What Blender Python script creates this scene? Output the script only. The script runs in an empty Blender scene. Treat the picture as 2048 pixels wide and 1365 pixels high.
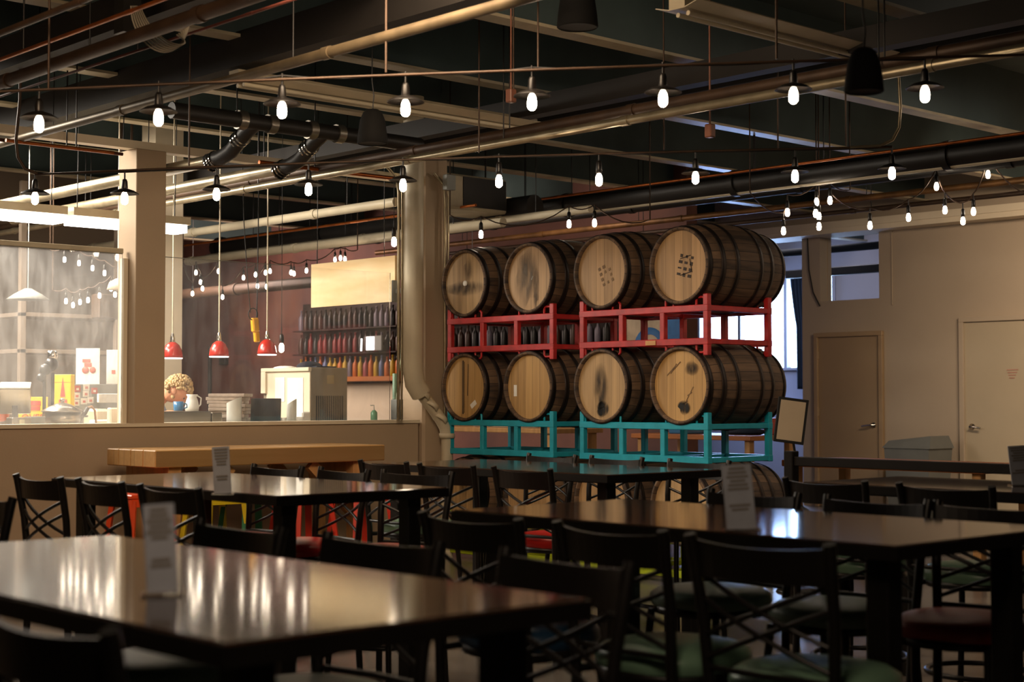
import bpy, math, random
from mathutils import Vector, Matrix
random.seed(7)
R = math.radians
scene = bpy.context.scene
C = scene.collection

# ------------------------------------------------------------------ camera
FPX = 3100.0; AZ = R(47.4); PITCH = R(2.115); HC = 1.32
CAM = Vector((0, 0, HC))
FW = Vector((math.cos(AZ)*math.cos(PITCH), math.sin(AZ)*math.cos(PITCH), math.sin(PITCH)))
RT = Vector((math.sin(AZ), -math.cos(AZ), 0)); UP = RT.cross(FW)
cd = bpy.data.cameras.new('camera'); cam = bpy.data.objects.new('camera', cd); C.objects.link(cam)
cam.matrix_world = Matrix((( RT.x, UP.x, -FW.x, 0), (RT.y, UP.y, -FW.y, 0), (RT.z, UP.z, -FW.z, HC), (0, 0, 0, 1)))
cd.sensor_width = 36; cd.lens = FPX/2048*36; cd.clip_start = .05; cd.clip_end = 200
cd.dof.use_dof = True; cd.dof.focus_distance = 11.2; cd.dof.aperture_fstop = 3.2; cd.dof.aperture_blades = 0
scene.camera = cam

# ------------------------------------------------------------------ exposure, world
scene.view_settings.view_transform = 'Standard'; scene.view_settings.look = 'None'
scene.view_settings.exposure = 0.0; scene.view_settings.gamma = 1; scene.view_settings.use_curve_mapping = False
w = bpy.data.worlds.new('world'); scene.world = w; w.use_nodes = True
w.node_tree.nodes['Background'].inputs[0].default_value = (1, .8, .62, 1)
w.node_tree.nodes['Background'].inputs[1].default_value = .006
scene.cycles.use_denoising = True
scene.cycles.max_bounces = 7; scene.cycles.diffuse_bounces = 3; scene.cycles.glossy_bounces = 3
scene.cycles.transparent_max_bounces = 12
scene.cycles.sample_clamp_indirect = 4.0

BULB_E = 60.0; TUBE_E = 9.0; WINDOW_E = 15.0

def area(name, loc, direc, sx, sy, power, col, spread=180):
    l = bpy.data.lights.new(name, 'AREA'); l.shape = 'RECTANGLE'; l.size = sx; l.size_y = sy
    l.energy = power; l.color = col; l.spread = R(spread)
    o = bpy.data.objects.new(name, l); C.objects.link(o); o.location = loc
    o.rotation_euler = Vector(direc).to_track_quat('-Z', 'Y').to_euler(); return o
# unseen fill lights added to brighten the kitchen, storeroom, bar room and back room
area('kitchen_fill', (4.2, 12.0, 3.4), (.45, -.15, -1), 3.5, .5, 400, (1, .90, .76), 150)
area('kitchen_fill', (5.6, 12.3, 3.4), (.6, -.2, -1), 1.8, .5, 110, (1, .88, .74), 150)
area('kitchen_fill', (4.5, 14.6, 3.5), (0, .2, -1), 3.0, .5, 120, (1, .88, .74), 150)
area('storeroom_fill', (10.4, 18.0, 3.4), (.8, -.1, -.6), .8, 3.0, 200, (1, .76, .64))
area('storeroom_fill', (11.0, 12.3, 3.4), (.7, 0, -.7), .6, 2.0, 24, (1, .78, .62))
area('taproom_fill', (4.4, 5.6, 3.5), (.62, .33, -.55), 1.2, 1.2, 72, (1, .74, .50), 140)
area('taproom_fill', (1.8, 5.2, 3.3), (.35, .6, -.6), 1.0, 1.0, 34, (1, .68, .42), 140)
area('taproom_fill', (.9, 1.2, 2.95), (.5, .5, -.7), .6, .6, 16, (1, .74, .52), 140)
area('taproom_fill', (11.8, 4.2, 3.5), (-.6, .75, -.6), 1.2, .3, 26, (1, .80, .62), 140)
area('taproom_fill', (12.6, 6.0, 3.55), (.75, .15, -.45), 2.4, .4, 108, (1, .76, .54), 130)
area('back_room_fill', (16.8, 13.0, 3.95), (.5, .2, -1), 2.0, 1.0, 45, (.82, .80, .95))
area('window_daylight', (18.8, 15.4, 2.5), (-1, -.75, -.45), 2.4, 1.4, 300, (.34, .50, 1.0))

# ------------------------------------------------------------------ pixel -> place
def ray(u, v): return FW + RT*((u-1024)/FPX) + UP*((682.5-v)/FPX)
def at(u, v, x=None, y=None, z=None, d=None):
    r = ray(u, v)
    if d is not None: t = d
    elif x is not None: t = x/r.x
    elif y is not None: t = y/r.y
    else: t = (z-HC)/r.z
    return CAM + r*t
def w2p(p):
    q = Vector(p)-CAM; d = q.dot(FW); return 1024+FPX*q.dot(RT)/d, 682.5-FPX*q.dot(UP)/d, d

# ------------------------------------------------------------------ materials
def srgb(c):
    if isinstance(c, str):
        c = [int(c[i:i+2], 16)/255 for i in (0, 2, 4)]
    return tuple(x/12.92 if x <= .04045 else ((x+.055)/1.055)**2.4 for x in c)
MATS = {}
def mat(name, c, rough=.6, metal=0, var=.18, scale=6, bump=0, spec=.5, stretch=(1,1,1), alt=None, bscale=None):
    if name in MATS: return MATS[name]
    m = bpy.data.materials.new(name); m.use_nodes = True; nt = m.node_tree; N = nt.nodes; L = nt.links
    b = N['Principled BSDF']; b.inputs['Roughness'].default_value = rough; b.inputs['Metallic'].default_value = metal
    b.inputs['Specular IOR Level'].default_value = spec
    c = srgb(c); a = srgb(alt) if alt else tuple(x*(1-var*1.6) for x in c); h = tuple(min(1, x*(1+var*.5)) for x in c)
    tc = N.new('ShaderNodeTexCoord'); mp = N.new('ShaderNodeMapping'); mp.inputs['Scale'].default_value = stretch
    no = N.new('ShaderNodeTexNoise'); no.inputs['Scale'].default_value = scale; no.inputs['Detail'].default_value = 5
    cr = N.new('ShaderNodeValToRGB'); cr.color_ramp.elements[0].color = (*a, 1); cr.color_ramp.elements[1].color = (*h, 1)
    cr.color_ramp.elements[0].position = .3; cr.color_ramp.elements[1].position = .7
    L.new(tc.outputs['Object'], mp.inputs[0]); L.new(mp.outputs[0], no.inputs['Vector'])
    L.new(no.outputs['Fac'], cr.inputs[0]); L.new(cr.outputs[0], b.inputs['Base Color'])
    if bump:
        bp = N.new('ShaderNodeBump'); bp.inputs['Strength'].default_value = bump; bp.inputs['Distance'].default_value = .02
        if bscale:
            n2 = N.new('ShaderNodeTexNoise'); n2.inputs['Scale'].default_value = bscale; L.new(mp.outputs[0], n2.inputs['Vector'])
            L.new(n2.outputs['Fac'], bp.inputs['Height'])
        else: L.new(no.outputs['Fac'], bp.inputs['Height'])
        L.new(bp.outputs[0], b.inputs['Normal'])
    MATS[name] = m; return m
def emis(name, c, s):
    if name in MATS: return MATS[name]
    m = bpy.data.materials.new(name); m.use_nodes = True; b = m.node_tree.nodes['Principled BSDF']
    b.inputs['Base Color'].default_value = (.8, .8, .8, 1)
    b.inputs['Emission Color'].default_value = (*c, 1); b.inputs['Emission Strength'].default_value = s
    MATS[name] = m; return m
def plank_mat(name, c1, c2, axis='Y', across='X', width=.14, rough=.14, gapdark=.35, grain=1.0, coat=0, offset=0.0, bump=.25):
    """planks running along `axis`, laid side by side along `across` (object coordinates)"""
    if name in MATS: return MATS[name]
    m = bpy.data.materials.new(name); m.use_nodes = True; nt = m.node_tree; N = nt.nodes; L = nt.links
    b = N['Principled BSDF']; b.inputs['Roughness'].default_value = rough; b.inputs['Coat Weight'].default_value = coat
    b.inputs['Coat Roughness'].default_value = .08
    tc = N.new('ShaderNodeTexCoord'); sp = N.new('ShaderNodeSeparateXYZ'); L.new(tc.outputs['Object'], sp.inputs[0])
    def math_(op, a, bb=None):
        n = N.new('ShaderNodeMath'); n.operation = op
        for i, s in enumerate((a, bb)):
            if s is None: continue
            if isinstance(s, (int, float)): n.inputs[i].default_value = s
            else: L.new(s, n.inputs[i])
        return n.outputs[0]
    acr = sp.outputs[across]
    sc = math_('DIVIDE', math_('ADD', acr, 10*width+offset), width)
    fr = math_('FRACT', sc); idx = math_('FLOOR', sc)
    wn = N.new('ShaderNodeTexWhiteNoise'); wn.noise_dimensions = '1D'
    oi = N.new('ShaderNodeObjectInfo')
    L.new(math_('ADD', idx, math_('MULTIPLY', oi.outputs['Random'], 37.0)), wn.inputs['W'])
    mp = N.new('ShaderNodeMapping'); s = [30, 30, 30]; s['XYZ'.index(axis)] = 1.6; mp.inputs['Scale'].default_value = s
    L.new(tc.outputs['Object'], mp.inputs[0])
    vm = N.new('ShaderNodeVectorMath'); vm.operation = 'ADD'; L.new(mp.outputs[0], vm.inputs[0])
    cb = N.new('ShaderNodeCombineXYZ'); L.new(math_('MULTIPLY', wn.outputs['Value'], 50.0), cb.inputs[0]); L.new(math_('MULTIPLY', oi.outputs['Random'], 31.0), cb.inputs[1])
    L.new(cb.outputs[0], vm.inputs[1])
    no = N.new('ShaderNodeTexNoise'); no.inputs['Scale'].default_value = 1; no.inputs['Detail'].default_value = 4; L.new(vm.outputs[0], no.inputs['Vector'])
    f = math_('ADD', math_('MULTIPLY', no.outputs['Fac'], .75*grain), math_('MULTIPLY', wn.outputs['Value'], .45))
    f = math_('SUBTRACT', f, .15)
    mx = N.new('ShaderNodeMix'); mx.data_type = 'RGBA'; L.new(f, mx.inputs[0])
    mx.inputs[6].default_value = (*srgb(c1), 1); mx.inputs[7].default_value = (*srgb(c2), 1)
    e = math_('ABSOLUTE', math_('SUBTRACT', fr, .5)); g = math_('GREATER_THAN', e, .485)
    m2 = N.new('ShaderNodeMix'); m2.data_type = 'RGBA'; L.new(math_('MULTIPLY', g, gapdark), m2.inputs[0])
    L.new(mx.outputs[2], m2.inputs[6]); m2.inputs[7].default_value = (.01, .007, .005, 1)
    L.new(m2.outputs[2], b.inputs['Base Color'])
    bp = N.new('ShaderNodeBump'); bp.inputs['Strength'].default_value = bump; bp.inputs['Distance'].default_value = .002
    L.new(math_('SUBTRACT', math_('MULTIPLY', no.outputs['Fac'], .4), g), bp.inputs['Height']); L.new(bp.outputs[0], b.inputs['Normal'])
    MATS[name] = m; return m
def stave_mat(name, c1, c2):
    """barrel staves: dark joints at even angles around the object's X axis"""
    m = bpy.data.materials.new(name); m.use_nodes = True; nt = m.node_tree; N = nt.nodes; L = nt.links
    b = N['Principled BSDF']; b.inputs['Roughness'].default_value = .75
    tc = N.new('ShaderNodeTexCoord'); sp = N.new('ShaderNodeSeparateXYZ'); L.new(tc.outputs['Object'], sp.inputs[0])
    def math_(op, a, bb=None):
        n = N.new('ShaderNodeMath'); n.operation = op
        for i, s in enumerate((a, bb)):
            if s is None: continue
            if isinstance(s, (int, float)): n.inputs[i].default_value = s
            else: L.new(s, n.inputs[i])
        return n.outputs[0]
    ang = math_('MULTIPLY', math_('ADD', math_('ARCTAN2', sp.outputs['Y'], sp.outputs['Z']), math.pi), 30/(2*math.pi))
    fr = math_('FRACT', ang); idx = math_('FLOOR', ang); wn = N.new('ShaderNodeTexWhiteNoise'); wn.noise_dimensions = '1D'
    oi = N.new('ShaderNodeObjectInfo'); L.new(math_('ADD', idx, math_('MULTIPLY', oi.outputs['Random'], 77.0)), wn.inputs['W'])
    mp = N.new('ShaderNodeMapping'); mp.inputs['Scale'].default_value = (3, 22, 22); L.new(tc.outputs['Object'], mp.inputs[0])
    no = N.new('ShaderNodeTexNoise'); no.inputs['Scale'].default_value = 1; no.inputs['Detail'].default_value = 6; L.new(mp.outputs[0], no.inputs['Vector'])
    f = math_('SUBTRACT', math_('ADD', math_('MULTIPLY', no.outputs['Fac'], 1.1), math_('MULTIPLY', wn.outputs['Value'], .5)), .35)
    mx = N.new('ShaderNodeMix'); mx.data_type = 'RGBA'; L.new(f, mx.inputs[0])
    mx.inputs[6].default_value = (*srgb(c1), 1); mx.inputs[7].default_value = (*srgb(c2), 1)
    g = math_('GREATER_THAN', math_('ABSOLUTE', math_('SUBTRACT', fr, .5)), .46)
    m2 = N.new('ShaderNodeMix'); m2.data_type = 'RGBA'; L.new(math_('MULTIPLY', g, .8), m2.inputs[0]); L.new(mx.outputs[2], m2.inputs[6]); m2.inputs[7].default_value = (.006, .004, .003, 1)
    L.new(m2.outputs[2], b.inputs['Base Color'])
    bp = N.new('ShaderNodeBump'); bp.inputs['Strength'].default_value = .6; bp.inputs['Distance'].default_value = .006
    L.new(math_('SUBTRACT', no.outputs['Fac'], g), bp.inputs['Height']); L.new(bp.outputs[0], b.inputs['Normal']); return m
def glass_mat(name, haze, tint=(1, 1, 1)):
    """thin pane: clear with a dusty film on it and a faint mirror"""
    m = bpy.data.materials.new(name); m.use_nodes = True; nt = m.node_tree; N = nt.nodes; L = nt.links
    N.remove(N['Principled BSDF']); out = N['Material Output']
    tr = N.new('ShaderNodeBsdfTransparent'); tr.inputs[0].default_value = (*tint, 1)
    tl = N.new('ShaderNodeBsdfTranslucent'); tl.inputs[0].default_value = (.9, .88, .85, 1)
    df = N.new('ShaderNodeBsdfDiffuse'); df.inputs[0].default_value = (.8, .78, .75, 1)
    m0 = N.new('ShaderNodeMixShader'); m0.inputs[0].default_value = .35; L.new(tl.outputs[0], m0.inputs[1]); L.new(df.outputs[0], m0.inputs[2])
    tc = N.new('ShaderNodeTexCoord'); mp = N.new('ShaderNodeMapping'); mp.inputs['Scale'].default_value = (5, 1, 1.4); L.new(tc.outputs['Object'], mp.inputs[0])
    no = N.new('ShaderNodeTexNoise'); no.inputs['Scale'].default_value = 2.2; no.inputs['Detail'].default_value = 9; no.inputs['Roughness'].default_value = .68; L.new(mp.outputs[0], no.inputs['Vector'])
    mr = N.new('ShaderNodeMapRange'); mr.inputs[1].default_value = .35; mr.inputs[2].default_value = .75; mr.inputs[3].default_value = haze*.5; mr.inputs[4].default_value = haze*1.7
    L.new(no.outputs['Fac'], mr.inputs[0])
    m1 = N.new('ShaderNodeMixShader'); L.new(mr.outputs[0], m1.inputs[0]); L.new(tr.outputs[0], m1.inputs[1]); L.new(m0.outputs[0], m1.inputs[2])
    gl = N.new('ShaderNodeBsdfGlossy'); gl.inputs['Roughness'].default_value = .02
    fz = N.new('ShaderNodeFresnel'); fz.inputs[0].default_value = 1.45
    m2 = N.new('ShaderNodeMixShader'); L.new(fz.outputs[0], m2.inputs[0]); L.new(m1.outputs[0], m2.inputs[1]); L.new(gl.outputs[0], m2.inputs[2])
    L.new(m2.outputs[0], out.inputs[0]); return m

M_wall = mat('painted_wall', 'b09a80', .75, var=.04, scale=1.5, bump=.05, bscale=60)
M_wallr = mat('beige_wall', 'b5a590', .8, var=.05, scale=1.2, bump=.05, bscale=50)
M_cream = mat('cream_paint', 'e0d2b8', .55, var=.04, scale=3)
M_flange = mat('pale_steel_flange', 'b8ab90', .5, var=.15, scale=5)
M_deck = mat('ceiling_deck_paint', '485859', .7, var=.25, scale=1.2)
M_girder = mat('dark_girder_paint', '18130f', .7, var=.2, scale=3)
M_floor = mat('sealed_concrete', '6c665f', .27, var=.25, scale=1.6, alt='4c4640', bump=.03)
M_black = mat('black_metal', '14110f', .38, metal=0, var=.2, scale=10, spec=.45)
M_blackm = mat('black_matt', '0c0b0b', .7, var=.1)
M_pipe = mat('galvanised_pipe', 'a89b80', .32, metal=.75, var=.2, scale=7)
M_pipew = mat('off_white_pipe', 'cfc3a8', .42, var=.08, scale=4)
M_pipeb = mat('brown_pipe', '4a3728', .5, metal=.3, var=.25, scale=5)
M_cop = mat('copper_pipe', 'a85a24', .35, metal=.7, var=.25, scale=8)
M_gold = mat('dull_brass_pipe', '8a6238', .45, metal=.4, var=.3, scale=6)
M_rust = mat('rust_red_pipe', '55261a', .55, metal=.2, var=.3, scale=8)
M_duct = mat('dark_duct', '2a2826', .45, metal=.4, var=.2, scale=3)
M_steel = mat('brushed_steel', 'a39c90', .28, metal=.9, var=.1, scale=3, stretch=(1, 1, 14))
M_chrome = mat('chrome', 'd5d0c8', .12, metal=1, var=.05)
M_top = plank_mat('lacquered_dark_planks', '1d120b', '3d281a', 'Y', 'X', .145, .085, .6, 1, coat=0, bump=.12)
M_top.node_tree.nodes['Principled BSDF'].inputs['Specular IOR Level'].default_value = .55
M_pine = plank_mat('pine_timber', 'b58a52', 'd6ac74', 'X', 'Y', .14, .5, .5, 1)
M_pinez = mat('pine_leg', 'b98a54', .6, var=.2, scale=2, stretch=(8, 8, 1))
M_head = [plank_mat('barrel_head_%d' % i, a, b_, 'Z', 'Y', .082, .6, .6, 1.5, offset=.01*i, bump=.5) for i, (a, b_) in enumerate(
    [('7c6238', 'b89258'), ('755c3e', 'bd9b6b'), ('846640', 'b99466'), ('926e3e', 'c8a064')])]
M_stave = stave_mat('barrel_staves', '241a14', '80644a')
M_hoop = mat('barrel_hoop_steel', '2c2421', .5, metal=.6, var=.3, scale=9, alt='1a1210')
M_red = mat('red_rack_paint', 'c02a2a', .4, var=.12, scale=12, alt='9c2224')
M_teal = mat('teal_rack_paint', '189cb2', .42, var=.1, scale=12)
M_lime = mat('lime_rack_paint', 'a8b81a', .45, var=.1, scale=12)
M_mint = mat('mint_vinyl', '6f9078', .35, var=.1, scale=5, bump=.15)
M_mintg = mat('pale_mint_vinyl', '9aa898', .35, var=.1, scale=5, bump=.15)
M_mint2 = mat('worn_mint_vinyl', '7d9280', .4, var=.1, scale=5, bump=.15)
M_redv = mat('red_vinyl', 'b3241e', .3, var=.12, scale=5, bump=.15)
M_rust_v = mat('rust_red_vinyl', 'ac3a26', .4, var=.15, scale=5, bump=.15)
M_bluev = mat('navy_vinyl', '1d3850', .35, var=.1, scale=5, bump=.15)
M_pinkv = mat('dusty_red_vinyl', 'a04a40', .35, var=.1, scale=5, bump=.15)
M_bulb = emis('bulb_glow', (1, .80, .58), BULB_E)
M_bulbs = emis('bulb_glow_small', (1, .82, .62), BULB_E*.55)
M_tube = emis('tube_glow', (1, .93, .88), TUBE_E)
M_win = emis('daylit_window', (.42, .64, 1.0), WINDOW_E)
M_clear = glass_mat('clear_lamp_glass', .1)
M_paper = mat('white_paper', 'efece2', .7, var=.03)
M_wallk = mat('kitchen_wall', '8c7c6c', .8, var=.06, scale=1)
M_maroon = mat('maroon_wall', '7e5244', .75, var=.12, scale=1.0, alt='543a38')
M_yellow = mat('yellow_plastic', 'e8a818', .4, var=.06)
M_yel2 = mat('yellow_paper', 'f2c81c', .6, var=.04)
M_redp = mat('red_print', 'c24428', .6, var=.1)
M_blue = mat('blue_ceramic', '3a78a8', .25, var=.06)
M_ply = mat('plywood', 'f6e0b4', .5, var=.06, scale=1.3, stretch=(4, 1, 6), alt='e6c48a')
M_card = mat('grey_cardboard', 'b5a494', .8, var=.2, scale=9)
M_ornge = mat('orange_timber', 'b06a34', .5, var=.15, scale=3)
M_curt = mat('dark_blue_curtain', '10243a', .8, var=.15)
M_lilac = mat('pale_grey_wall', 'a6a4ac', .8, var=.04, scale=1)
M_bin = mat('bin_grey_plastic', '6a6d6a', .5, var=.06)
M_ltgrey = mat('light_grey_plastic', '8d908c', .5, var=.06)
M_door = mat('tan_door_paint', 'a08868', .55, var=.05, scale=2, bump=.03, bscale=80)
M_doorf = mat('tan_frame_paint', 'a68c6a', .5, var=.05)
M_door2 = mat('white_door_paint', 'b5a78e', .55, var=.04, scale=2)
M_skin = mat('skin', 'd99a78', .5, var=.05)
M_hair = mat('blond_hair', 'cfae7a', .6, var=.35, scale=30)
M_shirt = mat('pale_blue_shirt', 'b8c4d8', .8, var=.06)
M_dark = mat('charcoal_plastic', '1b1a1c', .35, var=.1)
M_text = mat('printed_grey', '77726c', .7, var=.05)
M_stain = mat('dark_wood_stain', '4a3826', .75, var=.3, scale=14)
M_ink = mat('black_stencil_ink', '3a2c20', .7, var=.3, scale=20)

# ------------------------------------------------------------------ mesh building
class MB:
    def __init__(s): s.v = []; s.f = []; s.sm = []; s.mi = []; s.cur = 0
    def add(s, vs, fs, smooth=False):
        n = len(s.v); s.v += [tuple(p) for p in vs]
        for f in fs: s.f.append([i+n for i in f]); s.sm.append(smooth); s.mi.append(s.cur)
        return s
    def box(s, a, b, mtx=None):
        x0, y0, z0 = a; x1, y1, z1 = b
        x0, x1 = sorted((x0, x1)); y0, y1 = sorted((y0, y1)); z0, z1 = sorted((z0, z1))
        vs = [Vector(p) for p in ((x0,y0,z0),(x1,y0,z0),(x1,y1,z0),(x0,y1,z0),(x0,y0,z1),(x1,y0,z1),(x1,y1,z1),(x0,y1,z1))]
        if mtx: vs = [mtx @ p for p in vs]
        return s.add(vs, [(0,3,2,1),(4,5,6,7),(0,1,5,4),(1,2,6,5),(2,3,7,6),(3,0,4,7)])
    def rbox(s, a, b, r=.01, mtx=None):
        """box with chamfered edges"""
        x0, y0, z0 = a; x1, y1, z1 = b; cx, cy, cz = (x0+x1)/2, (y0+y1)/2, (z0+z1)/2
        hx, hy, hz = abs(x1-x0)/2, abs(y1-y0)/2, abs(z1-z0)/2; r = min(r, hx*.49, hy*.49, hz*.49)
        n = len(s.v); idx = {}; vs = []
        for sx in (-1, 1):
            for sy in (-1, 1):
                for sz in (-1, 1):
                    for k in range(3):
                        p = [sx*(hx-r), sy*(hy-r), sz*(hz-r)]; p[k] = (sx*hx, sy*hy, sz*hz)[k]
                        q = Vector((p[0]+cx, p[1]+cy, p[2]+cz)); idx[(sx, sy, sz, k)] = len(vs); vs.append(mtx @ q if mtx else q)
        fs = []
        for k in range(3):
            for sg in (-1, 1):
                o = [j for j in range(3) if j != k]; q = []
                for a_, b_ in ((-1,-1),(1,-1),(1,1),(-1,1)):
                    t = [0, 0, 0]; t[k] = sg; t[o[0]] = a_; t[o[1]] = b_; q.append(idx[(*t, k)])
                fs.append(q)
        for k in range(3):
            o = [j for j in range(3) if j != k]
            for a_ in (-1, 1):
                for b_ in (-1, 1):
                    t0 = [0,0,0]; t1 = [0,0,0]; t0[k] = -1; t1[k] = 1
                    for t in (t0, t1): t[o[0]] = a_; t[o[1]] = b_
                    fs.append([idx[(*t0, o[0])], idx[(*t1, o[0])], idx[(*t1, o[1])], idx[(*t0, o[1])]])
        for sx in (-1, 1):
            for sy in (-1, 1):
                for sz in (-1, 1): fs.append([idx[(sx, sy, sz, k)] for k in range(3)])
        return s.add(vs, fs)
    def tube(s, pts, r, n=10, closed=False, cap=True, rs=None):
        pts = [Vector(p) for p in pts]; m = len(pts); rings = []; prev = None
        for i, p in enumerate(pts):
            a = pts[(i-1) % m] if (closed or i > 0) else p; b = pts[(i+1) % m] if (closed or i < m-1) else p
            t = (b-a).normalized()
            if prev is None: u = t.orthogonal().normalized()
            else:
                u = prev - t*prev.dot(t)
                u = u.normalized() if u.length > 1e-6 else t.orthogonal().normalized()
            prev = u; w_ = t.cross(u); rr = rs[i] if rs else r
            rings.append([p + (u*math.cos(2*math.pi*k/n) + w_*math.sin(2*math.pi*k/n))*rr for k in range(n)])
        vs = [q for rg in rings for q in rg]; fs = []
        for i in range(m if closed else m-1):
            j = (i+1) % m
            for k in range(n): fs.append((i*n+k, i*n+(k+1) % n, j*n+(k+1) % n, j*n+k))
        s.add(vs, fs, True)
        if cap and not closed:
            s.add(rings[0], [tuple(range(n))[::-1]]); s.add(rings[-1], [tuple(range(n))])
        return s
    def bar(s, a, b, w_, h, up=(0, 0, 1)):
        """rectangular bar from a to b, w_ across, h along up"""
        a = Vector(a); b = Vector(b); t = (b-a).normalized(); u = Vector(up); u = (u-t*u.dot(t)).normalized(); c = t.cross(u)
        vs = [p + c*sx*w_/2 + u*sz*h/2 for p in (a, b) for sx, sz in ((-1,-1),(1,-1),(1,1),(-1,1))]
        return s.add(vs, [(0,1,2,3),(7,6,5,4),(0,4,5,1),(1,5,6,2),(2,6,7,3),(3,7,4,0)])
    def lathe(s, prof, c=(0, 0, 0), n=24, axis='Z', smooth=True):
        """prof: list of (radius, height)"""
        c = Vector(c); vs = []; fs = []
        for r, h in prof:
            for k in range(n):
                a = 2*math.pi*k/n; x, y = r*math.cos(a), r*math.sin(a)
                vs.append(c + (Vector((x, y, h)) if axis == 'Z' else Vector((h, x, y)) if axis == 'X' else Vector((x, h, y))))
        for i in range(len(prof)-1):
            for k in range(n): fs.append((i*n+k, i*n+(k+1) % n, (i+1)*n+(k+1) % n, (i+1)*n+k))
        return s.add(vs, fs, smooth)
    def disc(s, c, r, normal, n=24, ry=None):
        c = Vector(c); nn = Vector(normal).normalized(); u = nn.orthogonal().normalized(); v = nn.cross(u); ry = ry or r
        return s.add([c + u*r*math.cos(2*math.pi*k/n) + v*ry*math.sin(2*math.pi*k/n) for k in range(n)], [tuple(range(n))])
    def ball(s, c, r, n=12, m=8, sc=(1, 1, 1)):
        pr = []; c = Vector(c); vs = []; fs = []
        for i in range(m+1):
            a = math.pi*i/m
            for k in range(n):
                b = 2*math.pi*k/n; vs.append(c + Vector((math.sin(a)*math.cos(b)*r*sc[0], math.sin(a)*math.sin(b)*r*sc[1], -math.cos(a)*r*sc[2])))
        for i in range(m):
            for k in range(n): fs.append((i*n+k, i*n+(k+1) % n, (i+1)*n+(k+1) % n, (i+1)*n+k))
        return s.add(vs, fs, True)
    def grid(s, fn, nu, nv, closed_u=False, smooth=True):
        vs = [fn(i/nu, j/nv) for j in range(nv+1) for i in range(nu if closed_u else nu+1)]; W = nu if closed_u else nu+1
        fs = [(j*W+i, j*W+(i+1) % W, (j+1)*W+(i+1) % W, (j+1)*W+i) for j in range(nv) for i in range(nu)]
        return s.add(vs, fs, smooth)
    def build(s, name, m, parent=None, loc=None):
        me = bpy.data.meshes.new(name); me.from_pydata(s.v, [], s.f); 
        for mm in (m if isinstance(m, (list, tuple)) else [m]): me.materials.append(mm)
        me.polygons.foreach_set('use_smooth', s.sm); me.polygons.foreach_set('material_index', s.mi); me.validate(); me.update()
        o = bpy.data.objects.new(name, me); C.objects.link(o)
        if loc is not None: o.location = loc
        if parent: o.parent = parent
        return o
def tag(o, label, cat, group=None, kind=None):
    o['label'] = label; o['category'] = cat
    if group: o['group'] = group
    if kind: o['kind'] = kind
    return o
def thing(name, label, cat, loc=(0, 0, 0), rz=0, group=None):
    o = bpy.data.objects.new(name, None); C.objects.link(o); o.location = loc; o.rotation_euler = (0, 0, rz)
    o.empty_display_size = .1; return tag(o, label, cat, group)
def struct(name, mb, m, label=None, parent=None):
    o = mb.build(name, m, parent); o['kind'] = 'structure'
    if label: o['label'] = label
    return o
KIDS = {}
def dup(root, loc, rz=None, label=None, group=None, mats=None):
    r = root.copy(); C.objects.link(r); r.location = loc
    if rz is not None: r.rotation_euler = (0, 0, rz)
    if label: r['label'] = label
    if group: r['group'] = group
    key = root.as_pointer()
    if key not in KIDS: KIDS[key] = [(c, list(c.children)) for c in root.children]
    for ch, gs in KIDS[key]:
        c = ch.copy(); C.objects.link(c); c.parent = r
        if mats and ch.name.split('.')[0] in mats: c.data = mats[ch.name.split('.')[0]]
        for g in gs:
            d = g.copy(); C.objects.link(d); d.parent = c
    return r

def kill(root):
    KIDS.pop(root.as_pointer(), None)
    for c in list(root.children): bpy.data.objects.remove(c)
    bpy.data.objects.remove(root)

# ================================================================== STRUCTURE
YW = 10.0                      # near face of the kitchen half wall
b = MB(); b.box((-3, -3, -.1), (22, 24, 0)); struct('floor', b, M_floor, 'grey sealed concrete floor')
b = MB(); b.box((-3, -3, 4.15), (22, 24, 4.3)); struct('ceiling', b, M_deck, 'dark teal painted ceiling deck')

XE = at(836, 840, y=YW).x      # right end of the half wall
b = MB(); b.box((-2, YW, 0), (XE, YW+.24, 1.115)); struct('wall_kitchen', b, M_wall, 'beige half wall below the kitchen window')
b = MB(); b.box((-2, YW-.015, 1.115), (XE+.01, YW+.26, 1.14)); struct('trim_1', b, M_cream, 'pale sill on top of the half wall')
xc0 = at(270, 600, y=YW).x; xc1 = at(330, 600, y=YW).x
b = MB(); b.rbox((xc0, YW-.005, 1.13), (xc1, YW+.25, 3.12), .004); struct('column_square', b, M_wall, 'square beige post between the two kitchen windows')
b = MB(); b.box((-2, YW+.03, 3.12), (8.2, YW+.13, 3.18)); struct('beam_kitchen', b, M_cream, 'pale beam over the kitchen windows')
b = MB(); b.box((xc0-.035, YW+.1, 1.14), (xc0-.003, YW+.16, 2.33)); struct('trim_2', b, M_cream, 'pale window stop beside the square post')
# panes
def pane(n, x0, x1, haze, label, xe=None):
    b = MB(); b.box((x0, YW+.12, 1.14), (x1, YW+.128, 2.36)); o = struct('window_%d' % n, b, glass_mat('dusty_glass_%d' % n, haze), label)
    b = MB(); b.box((x0, YW+.117, 2.36), (xe or x1, YW+.131, 2.364)); e = b.build('glass_edge', M_ltgrey, o)
    if n == 1: b = MB(); b.rbox((x0, YW+.105, 2.364), (x1, YW+.145, 2.40), .004); b.build('window_rail', M_flange, o)
    return o
pane(1, -1.0, xc0-.036, .15, 'hazy dusty kitchen window pane')
pane(2, xc1+.002, XE-.2, .03, 'clearer kitchen window pane beside the round pipe', at(600, 540, y=YW).x)

# steel column beside the half wall
kc = at(844, 700, y=YW)
b = MB(); b.rbox((kc.x, YW-.02, 0), (kc.x+.27, YW+.27, 4.15), .02); struct('column_steel', b, M_wall, 'boxed grey beige building column')
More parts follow.
